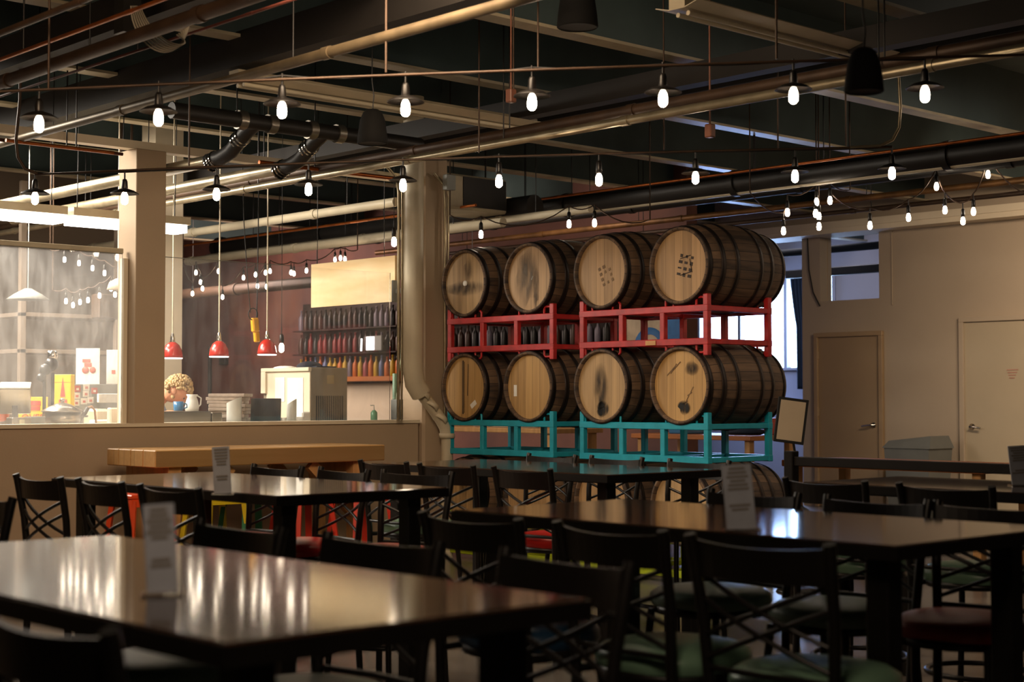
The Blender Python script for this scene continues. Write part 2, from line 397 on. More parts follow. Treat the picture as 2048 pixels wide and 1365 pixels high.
# far walls
b = MB(); b.box((13.02, 11.3, 0), (13.2, 24, 4.15)); struct('wall_maroon', b, M_maroon, 'maroon painted wall behind the kitchen')
b = MB(); b.box((12.97, 16.1, 0), (13.015, 18.6, 1.52)); struct('wall_maroon_dado', b, M_cream, 'pale lower wall under the bottle shelves')
b = MB(); b.box((-3, 16.2, 0), (9.5, 16.35, 4.15)); struct('wall_kitchen_back', b, M_wallk, 'back wall of the kitchen')
pk = at(332, 600, y=12.6); pk2 = at(364.5, 600, y=12.6)
b = MB(); b.box((pk.x-.12, 12.6, 0), (pk2.x, 12.85, 4.1)); struct('column_kitchen', b, M_cream, 'white square post inside the kitchen')

# door wall at x = XD with an opening high up
XD = 15.66; YL = at(1605, 700, x=XD).y
yo0 = at(1758, 560, x=XD).y; yo1 = at(1640, 560, x=XD).y; zo = at(1700, 600, x=XD).z
d1a = at(1632, 760, x=XD).y; d1b = at(1769, 760, x=XD).y
b = MB()
b.box((XD, yo1, 0), (XD+.15, YL, 3.33)); b.box((XD, yo0, 0), (XD+.15, yo1, zo)); b.box((XD, -3, 0), (XD+.15, yo0, 3.33))
struct('wall_doors', b, M_wallr, 'beige wall with two doors')
b = MB(); b.box((XD+.15, yo1-.012, zo), (XD+.22, yo1+.05, 3.33)); struct('trim_3', b, M_wallr, 'reveal of the high opening')
b = MB(); b.box((XD-.28, -3, 3.30), (XD+.2, 14, 3.44)); b.box((XD-.30, -3, 3.36), (XD-.28, 14, 3.44)); struct('beam_doors', b, M_cream, 'cream soffit along the top of the door wall')
b = MB(); b.box((XD-.02, -3, 3.44), (XD+.2, 14, 4.15)); struct('wall_above_doors', b, M_wallr, 'wall above the soffit')
b = MB(); b.rbox((XD-.012, at(1784, 500, x=XD).y-.008, 2.42), (XD, at(1784, 500, x=XD).y+.008, 3.3), .003); struct('trim_4', b, M_wallr, 'thin joint strip on the door wall')
# back room with window
XB = 19.0
wy0 = at(1606, 640, x=XB).y-.6; wy1 = at(1395, 640, x=XB).y; wz0 = at(1570, 736, x=XB).z; wz1 = at(1570, 549, x=XB).z
b = MB()
b.box((XB, 4, 0), (XB+.2, 22, wz0)); b.box((XB, 4, wz1), (XB+.2, 22, 4.15)); b.box((XB, 4, wz0), (XB+.2, wy0, wz1)); b.box((XB, wy1, wz0), (XB+.2, 22, wz1))
struct('wall_back', b, M_lilac, 'pale back room wall')
b = MB(); b.box((XB+.1, wy0, wz0), (XB+.12, wy1, wz1)); wi = struct('window_3', b, M_win, 'bright bluish back room window')
b = MB()
for yy in (wy0, wy0+(wy1-wy0)*.333, wy0+(wy1-wy0)*.667, wy1-.06): b.box((XB-.02, yy, wz0), (XB+.09, yy+.06, wz1))
b.box((XB-.03, wy0, wz0-.04), (XB+.09, wy1, wz0)); b.box((XB-.02, wy0, wz1-.05), (XB+.09, wy1, wz1)); b.build('window_frame', M_lilac, wi)
b = MB(); b.box((XB-.06, 8, wz0-.55), (XB-.0, 18, wz0-.47)); struct('trim_5', b, M_lilac, 'ledge under the back room window')
b = MB()                                                       # curtain with folds
yl = lambda u: at(u, 640, x=18.8).y
zt_ = at(1590, 548, x=18.8).z; zb_ = at(1590, 779, x=18.8).z
def curt(q, t):
    z = zt_+(zb_-zt_)*t; uL = 1582+13*min(1, t/.46)**1.5+(3*(t-.46) if t > .46 else 0)
    y = yl(uL)*(1-q)+yl(1622)*q
    return Vector((18.78+.045*math.sin(q*34), y, z))
b.grid(curt, 40, 30); o = b.build('curtain', M_curt); so = o.modifiers.new('s', 'SOLIDIFY'); so.thickness = .01
tag(o, 'dark blue curtain tied at the edge of the bright back window', 'curtain')
tag(MB().tube([(18.8, yl(1565), zt_), (18.8, yl(1640), zt_)], .02, 8).tube([(18.8, yl(1600), zt_), (18.99, yl(1600), zt_)], .012, 8).build('curtain_rod', M_duct), 'dark rod above the blue curtain', 'rod')

# doors
def door(n, ya, yb, ztop, m, mf, fw, label, left_handle=False):
    b = MB(); b.box((XD-.02, yb+fw, .01), (XD-.001, ya-fw, ztop-fw)); d = struct('door_%d' % n, b, m, label)
    f = MB(); f.rbox((XD-.05, ya-fw, 0), (XD-.001, ya, ztop-fw), .004); f.rbox((XD-.05, yb, 0), (XD-.001, yb+fw, ztop-fw), .004); f.rbox((XD-.05, yb, ztop-fw+.0005), (XD-.001, ya, ztop), .004)
    f.build('door_frame', mf, d)
    hy = (ya-fw-.09) if left_handle else (yb+fw+.09)
    s = 1 if not left_handle else -1
    h = MB(); h.lathe([(0, 0), (.035, 0), (.035, .012), (.012, .015), (.012, .06), (0, .06)], (0, 0, 0), 16, 'X')
    for i in range(len(h.v)): x, y, z = h.v[i]; h.v[i] = (XD-.02-x, hy+y, 1.0+z)
    h.tube([(XD-.075, hy, 1.0), (XD-.08, hy+s*.05, .998), (XD-.075, hy+s*.13, .985)], .011); h.build('door_handle', M_chrome, d)
    for zz in (.35, 1.15, 1.85):
        g = MB(); g.tube([(XD-.03, (yb+fw if left_handle else ya-fw), zz-.05), (XD-.03, (yb+fw if left_handle else ya-fw), zz+.05)], .012, 8); g.build('hinge', mf, d)
    return d
door(1, d1a, d1b, 2.12, M_door, M_doorf, .055, 'tan flush door in tan frame')
d2a = at(1922, 760, x=XD).y
dd = door(2, d2a, d2a-1.02, 2.24, M_door2, M_wallr, .06, 'off white flush door near the frame edge', True)
b = MB(); q = at(2025, 740, x=XD-.022)
for k in range(4): b.box((XD-.024, q.y-.07+.015*k, q.z-.03*k-.006), (XD-.021, q.y+.07-.01*k, q.z-.03*k+.006))
b.build('faded_red_notice', mat('faded_red_print', 'b88a78', .7), dd)

# ceiling beams (pale bottom flanges, dark webs) along x
ORD = ['first', 'second', 'third', 'fourth', 'fifth', 'sixth', 'seventh', 'eighth', 'ninth', 'tenth', 'eleventh', 'twelfth']
for i, yy in enumerate([3.85, 5.15, 6.88, 8.37, 9.95, 11.5, 13.1, 14.8, 17.2, 19.5]):
    b = MB(); b.box((-2, yy-.012, 3.62), (21, yy+.012, 4.15)); web = struct('beam_ceiling', b, M_deck, 'ceiling beam with pale lower flange, %s from the front' % ORD[i])
    f = MB(); f.box((-2, yy-.07, 3.6), (21, yy+.07, 3.62)); f.build('flange', M_flange, web)
# dark girders along y
for (u, v, z, hw, hh) in [(760, 62, 3.42, .09, .22), (330, 40, 3.4, .1, .2), (1500, 150, 3.36, .06, .14), (1900, 95, 3.4, .08, .18)]:
    p = at(u, v, z=z); b = MB(); b.box((p.x-hw, -2, z), (p.x+hw, 15.9, z+hh)); struct('beam_girder', b, M_girder, 'dark girder crossing under the ceiling')

# ================================================================== PIPES along y (u,v,z anchor)
def ypipe(u, v, z, r, m, name, label, y0=1.0, y1=15.9, cat='pipe', rings=None):
    p = at(u, v, z=z); t = thing(name, label, cat, (p.x, 0, z), 0)
    b = MB(); b.tube([(0, y0, 0), (0, y1, 0)], r, 14); b.build('pipe_run', m, t)
    k = y0+1.2
    while k < y1:
        c = MB(); c.tube([(0, k-.03, 0), (0, k+.03, 0)], r*1.18, 14); c.build('coupling', m, t); k += 2.1
    k = y0+.7
    while k < y1: MB().tube([(0, k, r), (0, k, 4.14-z)], .005, 6).build('hanger_rod', M_black, t); k += 2.9
    return t
ypipe(1000, 287, 3.0, .028, M_pipe, 'conduit_pipe', 'long shiny galvanised pipe crossing above the barrels from post to speaker')
ypipe(1000, 270, 3.07, .034, M_pipeb, 'sprinkler_pipe', 'thick brown pipe running just above the shiny galvanised pipe')
ypipe(130, 252, 3.05, .028, mat('dull_old_pipe', '6a5c46', .45, metal=.5, var=.25, scale=6), 'conduit_pipe', 'galvanised pipe over the hazy window running up to the right', y0=3)
ypipe(120, 125, 3.15, .036, M_pipeb, 'sprinkler_pipe', 'thick dark pipe high above the hazy window', y0=1)
ypipe(120, 75, 3.1, .010, M_cop, 'copper_pipe', 'thin tan tube near the top of the left ceiling', y0=1)
ypipe(100, 27, 3.1, .016, M_pipeb, 'conduit_pipe', 'brown conduit highest above the hazy window', y0=1)
ypipe(190, 130, 3.2, .008, M_rust, 'copper_pipe', 'thin rust red tube beside the coiled cables', y0=1)
ypipe(1180, 385, 3.25, .012, M_cop, 'copper_pipe', 'thin copper pipe right above the barrel stack')
ypipe(1348, 383, 3.2, .10, M_duct, 'air_duct', 'long dark round duct behind the barrel stack', y0=-1, cat='duct')
ypipe(1348, 400, 3.12, .028, M_pipew, 'conduit_pipe', 'pale pipe under the long dark duct', y0=-1)
ypipe(1000, 441, 2.98, .035, M_pipew, 'conduit_pipe', 'cream pipe behind the column just above the top barrels', y0=9.5, y1=15.8)
ypipe(1800, 388, 3.2, .03, M_gold, 'conduit_pipe', 'brown pipe hanging in front of the door wall soffit', y0=-1)
ypipe(1800, 412, 3.1, .022, M_pipeb, 'conduit_pipe', 'lowest brown pipe along the door wall soffit', y0=-1)
ypipe(1800, 350, 3.25, .05, M_duct, 'sprinkler_pipe', 'dark sprinkler main high in front of the door wall', y0=-1)
ypipe(580, 436, 3.0, .04, M_pipew, 'conduit_pipe', 'pale pipe inside the kitchen over the red pendants', y0=10.4, y1=15.9)
ypipe(610, 458, 3.05, .013, M_cop, 'copper_pipe', 'bright orange copper pipe in the kitchen ceiling', y0=10.4, y1=15.9)
ypipe(580, 498, 2.92, .045, M_pipew, 'conduit_pipe', 'cream pipe the red pendants hang from', y0=10.4, y1=15.9)
ypipe(580, 478, 3.1, .11, M_duct, 'air_duct', 'dark round duct in the kitchen ceiling', y0=10.4, y1=15.9, cat='duct')
ypipe(495, 577, 2.75, .07, M_pipeb, 'sprinkler_pipe', 'brown pipe in front of the maroon wall', y0=12, y1=20)

# pipes along x (copper pair under the kitchen beam, dark main with two branches)
def xpipe(u0, v0, u1, v1, z, r, m, name, label, cat='pipe'):
    a = at(u0, v0, z=z); c = at(u1, v1, z=z); y = (a.y+c.y)/2; t = thing(name, label, cat, (a.x, y, z))
    b = MB(); b.tube([(0, 0, 0), (c.x-a.x, 0, 0)], r, 12); b.build('pipe_run', m, t)
    k = .5
    while k < c.x-a.x: MB().tube([(k, 0, r), (k, 0, 4.14-z)], .005, 6).build('hanger_rod', M_black, t); k += 2.2
    return t
xpipe(0, 284, 240, 303, 3.02, .012, M_cop, 'copper_pipe', 'copper pipe under the pale beam left of the square post')
xpipe(0, 278, 240, 310, 3.06, .012, M_rust, 'copper_pipe', 'rusty pipe under the pale beam left of the square post')
xpipe(530, 322, 790, 361, 3.06, .016, M_cop, 'copper_pipe', 'copper pipe under the pale beam left of the steel column')
mainp = xpipe(352, 218, 830, 293, 3.2, .055, M_duct, 'sprinkler_pipe', 'thick dark main pipe with two bent branches')
ym = mainp.location.y
for bu, bv in ((512, 245), (650, 262)):
    q = at(bu, bv, y=ym); dx = q.x-mainp.location.x
    br = MB(); br.tube([(dx, 0, 0), (dx, .12, -.05), (dx, .3, -.16), (dx, .42, -.19), (dx, .6, -.2)], .055, 14); bo = br.build('branch_pipe', M_duct, mainp)
    for s_ in (-.12, .12):
        c = MB(); c.tube([(dx+s_-.03, 0, 0), (dx+s_+.03, 0, 0)], .066, 14); c.build('clamp', M_steel, mainp)
    for (yy, zz) in ((.16, -.075), (.5, -.195)):
        for k in range(3):
            c = MB(); c.tube([(dx, yy+.03*k, zz-.012*k), (dx, yy+.03*k+.012, zz-.012*k-.004)], .064, 14); c.build('clamp', M_chrome, mainp)
    br = MB(); br.tube([(dx, .6, -.2), (dx, 5.0, -.2)], .045, 12); br.build('branch_pipe', M_pipe, mainp)

# unlit long fluorescent fixtures
def unlit(u0, v0, u1, v1, z, label):
    a = at(u0, v0, z=z); c = at(u1, v1, z=z); y = (a.y+c.y)/2; L_ = c.x-a.x; t = thing('strip_light', label, 'ceiling light', (a.x, y, z))
    b = MB(); b.box((0, -.055, .03), (L_, .055, .1)); b.build('housing', M_flange, t)
    b = MB(); b.add([(0, -.15, .06), (L_, -.15, .06), (L_, -.055, .035), (0, -.055, .035)], [(0, 1, 2, 3)]); b.add([(0, .15, .06), (L_, .15, .06), (L_, .055, .035), (0, .055, .035)], [(3, 2, 1, 0)])
    r_ = b.build('reflector', M_pipew, t); so = r_.modifiers.new('s', 'SOLIDIFY'); so.thickness = .004
    for s_ in (-.035, .035):
        b = MB(); b.tube([(.05, s_, .012), (L_-.05, s_, .012)], .014, 8); b.build('tube', M_pipew, t)
    for k in (.25, L_-.25):
        b = MB(); b.tube([(k, 0, .1), (k+.03, 0, 4.14-z)], .004, 5); b.build('hanger', M_black, t)
unlit(444, 178, 1090, 262, 3.3, 'unlit strip light behind the row of bulbs, above the bell speaker')
unlit(1330, 35, 1840, 142, 3.35, 'unlit strip light catching blue glints at the upper right ceiling')

# ================================================================== STRING LIGHTS
def bulb_proto(shade, big=True):
    t = thing('string_light_bulb', 'x', 'light bulb', (0, 0, -50), 0)
    r = .023
    b = MB(); b.tube([(0, 0, .0), (0, 0, .06)], .006, 6); b.build('cord', M_black, t)
    b = MB(); b.lathe([(0, -.075), (.019, -.075), (.021, -.05), (.018, -.01), (.012, .005), (0, .006)], n=12); b.build('socket', M_black, t)
    b = MB(); b.lathe([(0, -.075), (.012, -.078), (.02, -.095), (r, -.12), (r*.92, -.143), (r*.55, -.154), (0, -.158)], n=14); b.build('bulb', M_bulb if big else M_bulbs, t)
    if shade:
        b = MB(); b.lathe([(.02, -.055), (.06, -.068), (.088, -.085), (.09, -.089), (.06, -.073), (.02, -.06)], n=24); b.build('shade', M_black, t)
    return t
PB = {(s, g): bulb_proto(s, g) for s in (0, 1) for g in (0, 1)}
def place_bulb(p, shade, big, label, group, sc=1.0):
    """p = centre of the glowing glass"""
    o = dup(PB[(shade, big)], (p.x, p.y, p.z+.12*sc), random.uniform(0, 6), label, group); o.scale = (sc, sc, sc); return o
ORD = ['first', 'second', 'third', 'fourth', 'fifth', 'sixth', 'seventh', 'eighth', 'ninth', 'tenth', 'eleventh', 'twelfth']
s1 = [(78, 250), (317, 237), (564, 222), (811, 218), (1064, 206), (1326, 199), (1587, 193), (1850, 190)]
D1 = 7.4
for i, (u, v) in enumerate(s1):
    place_bulb(at(u, v, d=D1), 1, 1, 'glowing bulb under a flat black shade, %s from the left on the upper string' % ORD[i], 'shaded bulbs on the upper string')
s2 = [(70, 398), (249, 398), (433, 390), (617, 380), (806, 372), (998, 364), (1198, 361), (1391, 357), (1590, 354), (1784, 348)]
D2 = 9.8
for i, (u, v) in enumerate(s2):
    place_bulb(at(u, v, d=D2), 1 if i not in (5, 6) else 0, 1, 'glowing bulb, %s from the left on the lower string over the tables' % ORD[i], 'bulbs on the lower string')
def cable(pts, r, m, name, label, cat='cable'):
    b = MB(); b.tube(pts, r, 6); o = b.build(name, m); return tag(o, label, cat)
def string(pl, d, vcab, name, label1, label2, ends):
    c = [at(ends[0][0], ends[0][1], d=d)]; 
    us = [p[0] for p in pl]
    rail = [at(ends[0][0], ends[0][1], d=d)] + [at(u, vcab(u), d=d) for u in us] + [at(ends[1][0], ends[1][1], d=d)]
    cable(rail, .007, M_pipeb, 'support_conduit', label1, 'conduit')
    pts = []
    for i, (u, v) in enumerate(pl):
        top = at(u, v, d=d); top.z += .17
        if i:
            mu = (pl[i-1][0]+u)/2
            for f in (.25, .5, .75):
                a = pts_last.lerp(top, f); m_ = at(pl[i-1][0]+(u-pl[i-1][0])*f, vcab(pl[i-1][0]+(u-pl[i-1][0])*f)+3, d=d)
                w_ = 1-abs(f-.5)*2; w_ = .35+.6*w_; pts.append(a.lerp(m_, w_))
        pts.append(top); pts_last = top
    cable(pts, .005, M_blackm, 'light_cord', label2, 'cord')
vc1 = lambda u: 183-.045*u+.0000045*u*u
string(s1, D1, vc1, 's', 'thin straight conduit holding the upper string of bulbs', 'black cord of the upper string of bulbs', ((-60, 186), (2110, vc1(2110))))
vc2 = lambda u: 352-.046*u+.0000075*u*u
string(s2, D2, vc2, 's', 'thin straight conduit holding the lower string of bulbs', 'black cord of the lower string of bulbs', ((75, 348), (1700, vc2(1700))))
# conduit bends at both ends of the lower string
cable([at(u, v, d=D2) for u, v in ((1700, 295), (1760, 292), (1785, 280), (1798, 255), (1801, 215), (1797, 150), (1797, 60))], .010, M_pipe, 'bent_conduit', 'bent conduit rising to the ceiling beside the upper right speaker', 'conduit')
cable([at(u, v, d=D2) for u, v in ((75, 348), (50, 338), (36, 315), (32, 280), (40, 200), (42, 60))], .010, M_pipeb, 'bent_conduit', 'bent cable dropping to the lower string at the left edge', 'conduit')
# hanger rods
for i, (u, v0, v1, d) in enumerate([(97, -40, 178, D1), (772, -40, 145, D1), (1553, -40, 118, D1), (378, 190, 332, D2), (958, 165, 306, D2), (1556, 150, 298, D2), (1027, 60, 190, 9.2), (1076, 50, 135, 8.4), (1328, 235, 300, D2), (1692, 190, 292, D2)]):
    a = at(u, v0, d=d); c = at(u, v1, d=d); c.x, c.y = c.x, c.y
    tag(MB().tube([(c.x, c.y, 4.14), (c.x, c.y, c.z)], .006, 6).build('hanger_rod', M_pipeb), 'thin vertical hanger rod, %s from the left' % ORD[[97, 378, 772, 958, 1027, 1076, 1328, 1553, 1556, 1692].index(u)], 'rod', 'ceiling hanger rods')
# far right cluster
cl = [(1575,426,'beside the top right barrel, upper'), (1567,463,'beside the top right barrel, lower'), (1633,405,'top of the vertical cluster near the high opening'), (1631,428,'second of the vertical cluster near the high opening'), (1638,434,'third of the vertical cluster near the high opening'), (1638,454,'lowest of the vertical cluster near the high opening'), (1660,402,'right of the vertical cluster'), (1740,452,'above the tan door'), (1817,436,'right of the tan door'), (1873,374,'high on the wall side string'), (1890,421,'over the gap between the doors'), (1926,443,'lowest above the off white door'), (1947,424,'above the off white door, upper'), (1976,350,'highest at the far right string'), (1138,449,'left of the pair above the third barrel'), (1189,447,'right of the pair above the third barrel'), (962,470,'above the second top barrel')]
for u, v, w_ in cl:
    p = at(u, v, d=13.0); place_bulb(p, 0, 0, 'small glowing festoon bulb ' + w_, 'bulbs by the door wall', .85)
def fest(pts, d, label):
    P = []
    for i in range(len(pts)-1):
        a = at(*pts[i], d=d); c = at(*pts[i+1], d=d)
        for k in range(6):
            f = k/6; q = a.lerp(c, f); q.z -= .1*4*f*(1-f)*min(1, (c-a).length); P.append(q)
    P.append(at(*pts[-1], d=d)); cable(P, .006, M_pipeb, 'light_cord', label, 'cord')
def through(pts, d, label, a=None, c=None, h=.155):
    T = [at(u, v, d=d)+Vector((0, 0, h)) for u, v in pts]
    if a: T = [at(*a, d=d)] + T
    if c: T.append(at(*c, d=d))
    ends_ = (Vector((T[0].x, T[0].y, 4.14)), Vector((T[-1].x, T[-1].y, 4.14)))
    P = []
    for i in range(len(T)-1):
        sg = min(.12, .16*(T[i+1]-T[i]).length)
        for k in range(6):
            f = k/6; q = T[i].lerp(T[i+1], f); q.z -= sg*4*f*(1-f); P.append(q)
    P = [ends_[0]] + P + [T[-1], ends_[1]]; cable(P, .006, M_pipeb, 'light_cord', label, 'cord')
through([(1567, 463), (1575, 426), (1633, 405), (1660, 402)], 13.0, 'slack cord beside the top right barrel', (1500, 385), (1700, 380))
through([(1638, 454), (1638, 434), (1631, 428), (1633, 405)], 13.0, 'cord of the vertical bulb cluster')
through([(1740, 452), (1817, 436), (1873, 374), (1890, 421), (1926, 443), (1947, 424), (1976, 350)], 13.0, 'slack cord of bulbs looping over both doors', (1660, 385), (2070, 390))
through([(962, 470), (1138, 449), (1189, 447)], 13.0, 'cord of bulbs behind the top row of barrels', (900, 430), (1300, 440))
kb = [(392,546),(401,565),(405,578),(385,588),(437,543),(445,595),(487,556),(511,550),(531,546),(540,543),(515,573),(533,574),(582,546),(588,548),(613,542),(670,520),(681,517),(690,519)]
for i, (u, v) in enumerate(kb):
    place_bulb(at(u, v, d=15.5), 0, 0, 'small glowing bulb hung in the kitchen, one of those over the red pendants', 'bulbs in the kitchen', .62)
kl = [(129,520),(158,527),(185,537),(209,547),(132,603),(146,611),(160,605),(176,601),(199,592),(222,578),(230,590)]
for i, (u, v) in enumerate(kl):
    place_bulb(at(u, v, d=13.5), 0, 0, 'small bulb seen through the hazy left window', 'bulbs behind the hazy window', .62)
through(kl[:4], 13.5, 'cord of small bulbs high behind the hazy window', (100, 500), (260, 535), .112)
through(kl[4:], 13.5, 'sagging cord of small bulbs behind the hazy window', (105, 580), (262, 570), .112)
through(sorted(kb), 15.5, 'cord of small bulbs in the kitchen over the red pendants', (366, 530), (715, 500), .112)
p = at(563, 697, y=11.3)
t = place_bulb(p, 0, 1, 'single bare bulb hanging right of the red pendants', None); b = MB(); b.tube([(0, 0, .06), (0, 0, 4.02-p.z)], .003, 5); b.build('cord', M_blackm, t)
p = at(788, 485, y=10.3); t = place_bulb(p, 0, 1, 'bare bulb hanging above the right corner of the plywood board', None); MB().tube([(0, 0, .06), (0, 0, 4.02-p.z)], .003, 5).build('cord', M_blackm, t)
for k in PB: kill(PB[k])

# kitchen fluorescent tubes
for i, (u0, v0, u1, v1, lab) in enumerate([(-60, 433, 122, 443, 'left'), (134, 448, 262, 458, 'middle'), (275, 457, 367, 462, 'right')]):
    a = at(u0, v0, y=10.75); c = at(u1, v1, y=10.75); z = 2.63; a.z = c.z = z
    t = thing('strip_light', ['glowing fluorescent fixture at the left edge over the hazy window', 'glowing fluorescent fixture ending at the square post', 'glowing end of a fluorescent fixture just right of the square post'][i], 'ceiling light', a, 0, 'lit kitchen fluorescents')
    L_ = c.x-a.x
    b = MB(); b.box((0, -.11, .05), (L_, .11, .11)); b.build('housing', M_flange, t)
    b = MB(); b.box((.02, -.09, -.012), (L_-.02, .09, .048)); b.build('diffuser', M_tube, t)
    for k in (.08, L_-.08):
        b = MB(); b.tube([(k, 0, .11), (k+.02, 0, 4.14-z)], .004, 5); b.build('hanger', M_black, t)

# bell speakers
def bell(u, v, d, s, label):
    p = at(u, v, d=d); t = thing('pendant_speaker', label, 'speaker', p); M_sp = mat('speaker_black', '121110', .85, var=.05, spec=.2)
    b = MB(); b.lathe([(0, .2*s), (.04*s, .2*s), (.065*s, .18*s), (.085*s, .13*s), (.1*s, .03*s), (.105*s, -.03*s), (.098*s, -.035*s)], n=28); b.build('housing', M_sp, t)
    b = MB(); b.lathe([(.1*s, -.03*s), (.06*s, -.024*s), (0, -.024*s)], n=28); b.build('grille', mat('speaker_grille', '3a3733', .8), t)
    b = MB(); b.tube([(0, 0, .2*s), (.01, 0, .3*s), (-.005, 0, .4*s), (0, 0, 4.12-p.z)], .004, 6); b.build('cord', M_black, t)
bell(745, 278, 9.5, .9, 'black bell speaker hanging left of the steel column')
bell(1728, 172, 5.6, .68, 'black bell speaker hanging at the upper right')
bell(1155, 42, 8.6, 1.1, 'black bell speaker at the top middle of the ceiling')

# coil of cables
b = MB()
for k in range(7):
    c4 = [at(262+3*k, 12, d=7.9+.02*k), at(262+9*k, 95+3*k, d=7.9), at(352+9*k, 150-9*k, d=7.9-.03*k), at(378-4*k, 52+3*k, d=7.9)]; P = []
    for j_ in range(19):
        f = j_/18; g = 1-f; P.append(c4[0]*g**3 + c4[1]*3*g*g*f + c4[2]*3*g*f*f + c4[3]*f**3)
    b.tube(P, .005, 6)
tag(b.build('cable_coil', mat('grey_cable', '8a8272', .5)), 'bundle of loose looped cables hanging at the upper left', 'cable')
p = at(255, 30, d=8.0); tag(MB().box((p.x-.05, p.y-.05, p.z-.1), (p.x+.05, p.y+.05, 4.1)).build('junction_box', M_duct), 'dark box the looped cables come out of', 'box')
for (u, v, lab) in ((1022, 192, 'upper middle'), (1420, 262, 'above the top right barrel')):
    p = at(u, v, d=9.2); tag(MB().rbox((p.x-.025, p.y-.025, p.z-.04), (p.x+.025, p.y+.025, p.z+.04), .006).tube([(p.x, p.y, p.z+.04), (p.x, p.y, 4.1)], .006, 6).build('junction_box', mat('dull_copper_box', '7a4a34', .5)), 'small brown junction box on a rod, ' + lab, 'box')
# hvac unit right of the column
p = at(892, 420, y=10.6)
t = thing('heater_unit', 'beige heater unit hung right of the steel column', 'heater', p)
MB().rbox((0, 0, .02), (.75, .5, .34), .02).build('casing', M_flange, t)
MB().box((.2, -.01, .05), (.72, 0, .32)).build('grille', M_duct, t)
for k in (.05, .7): MB().tube([(k, .25, .34), (k, .25, 4.1-p.z)], .006, 6).build('hanger', M_black, t)
p = at(894, 367, y=9.85); tag(MB().rbox((p.x, p.y, p.z-.05), (p.x+.1, p.y+.06, p.z+.08), .006).build('electrical_box', M_ltgrey), 'small grey electrical box high on the steel column', 'box')
# drain pipe in front of the column
t = thing('drain_pipe', 'fat off white drain pipe bending beside the steel column', 'pipe', (0, 0, 0))
px = at(826, 500, y=9.88); px.z = 0
def P2(u, v, y=9.88): q = at(u, v, y=y); return q
b = MB(); top = P2(826, 350); q1 = P2(826, 740)
b.tube([(q1.x, 9.88, 3.8), (q1.x, 9.88, q1.z), P2(830, 768), P2(842, 788)], .085, 20); b.build('vertical_pipe', M_pipew, t)
b = MB(); b.tube([P2(838, 782), P2(862, 812), P2(880, 838), P2(890, 856, 9.86), P2(894, 880, 9.86), (P2(894, 880, 9.86).x, 9.86, .0)], .05, 18); b.build('bent_pipe', M_pipew, t)
for (u, v) in ((845, 790), (862, 812), (880, 838), (894, 872)):
    q = P2(u, v, 9.86); c = MB(); c.lathe([(.052, -.02), (.066, -.02), (.066, .02), (.052, .02)], n=18); o = c.build('flange', M_pipew, t); o.location = q; o.rotation_euler = (0, R(38 if v < 860 else 0), 0)
for u, lab in ((797, 'left'), (890, 'right')):
    q = at(u, 600, y=9.93); b = MB(); b.tube([(q.x, q.y, 1.0 if u > 800 else 1.14), (q.x, q.y, 3.0), (q.x-.02, q.y, 3.12), (q.x-.12, q.y+.0, 3.2)], .013, 8)
    b.tube([(q.x+.035, q.y, 1.0 if u > 800 else 1.14), (q.x+.035, q.y, 3.0), (q.x+.02, q.y, 3.12)], .009, 8)
    tag(b.build('wall_conduit', M_pipe), 'pair of thin vertical conduits on the %s side of the steel column' % lab, 'conduit')

# ================================================================== BARRELS AND RACKS
RX = 8.35
def barrel_proto():
    t = thing('wooden_barrel', 'x', 'barrel', (0, 0, -50))
    L_ = .88; n = 9; prof = []
    for i in range(n+1):
        f = i/n; prof.append((.272+.053*math.sin(math.pi*f)**.9, f*L_))
    prof = [(.250, .045), (.256, 0)] + prof + [(.256, L_), (.25, L_-.045)]
    MB().lathe(prof, n=48, axis='X').build('staves', M_stave, t)
    rad = lambda f: .274+.053*math.sin(math.pi*max(0, min(1, f)))**.9
    for a, b_ in ((.004, .045), (.14, .185), (.30, .34), (.60, .64), (.755, .80), (.955, .996)):
        r0, r1 = rad(a), rad(b_)
        MB().lathe([(r0, a*L_), (r0+.004, a*L_), (r1+.004, b_*L_), (r1, b_*L_)], n=48, axis='X').build('hoop', M_hoop, t)
    hd = MB().lathe([(0, .03), (.253, .03)], n=48, axis='X'); hd.v = [(x, y, z) for x, y, z in hd.v]; h = hd.build('head', M_head[0], t)
    MB().lathe([(0, L_-.03), (.253, L_-.03)], n=48, axis='X').build('back_head', M_head[0], t)
    return t, h.data
BP, HD = barrel_proto()
HDS = []
for i in range(4):
    m_ = HD.copy(); m_.materials.clear(); m_.materials.append(M_head[i]); HDS.append(m_)
BX = 8.31; BY = [at(u, 528, x=BX).y for u in (926, 1054, 1199, 1356)]; BZ = [2.265, 1.41, .555]
names = [['topmost row, far left, round white bung and dark band', 'topmost row, second barrel with a big dark stain and painted shine', 'topmost row, third barrel with a faint tilted stencil', 'topmost row, rightmost barrel with a square black stencil'],
         ['middle row, far left barrel with black vertical stripes and white sticker', 'middle row, second barrel with small white label at its left', 'middle row, third barrel with a dark smudge at the bottom', 'middle row, rightmost, dark bung hole low on its head'],
         ['bottom row, far left barrel half hidden by chairs', 'bottom row, second barrel behind the chairs', 'bottom row, third barrel behind the chair backs', 'bottom row, rightmost barrel behind a menu card']]
BAR = {}
for r_ in range(3):
    for c_ in range(4):
        mi = {0: [1, 2, 2, 2], 1: [3, 3, 1, 3], 2: [1, 2, 2, 1]}[r_][c_]
        o = dup(BP, (BX, BY[c_], BZ[r_]), 0, 'oak barrel in the ' + names[r_][c_], 'stacked oak barrels', {'head': HDS[mi]})
        BAR[(r_, c_)] = o
for z, lab in ((BZ[0], 'dark barrel edge at the right frame edge, upper'), (BZ[1], 'dark barrel edge at the right frame edge, lower')):
    dup(BP, (BX, 4.32, z), 0, lab, 'barrels at the right edge')
kill(BP)
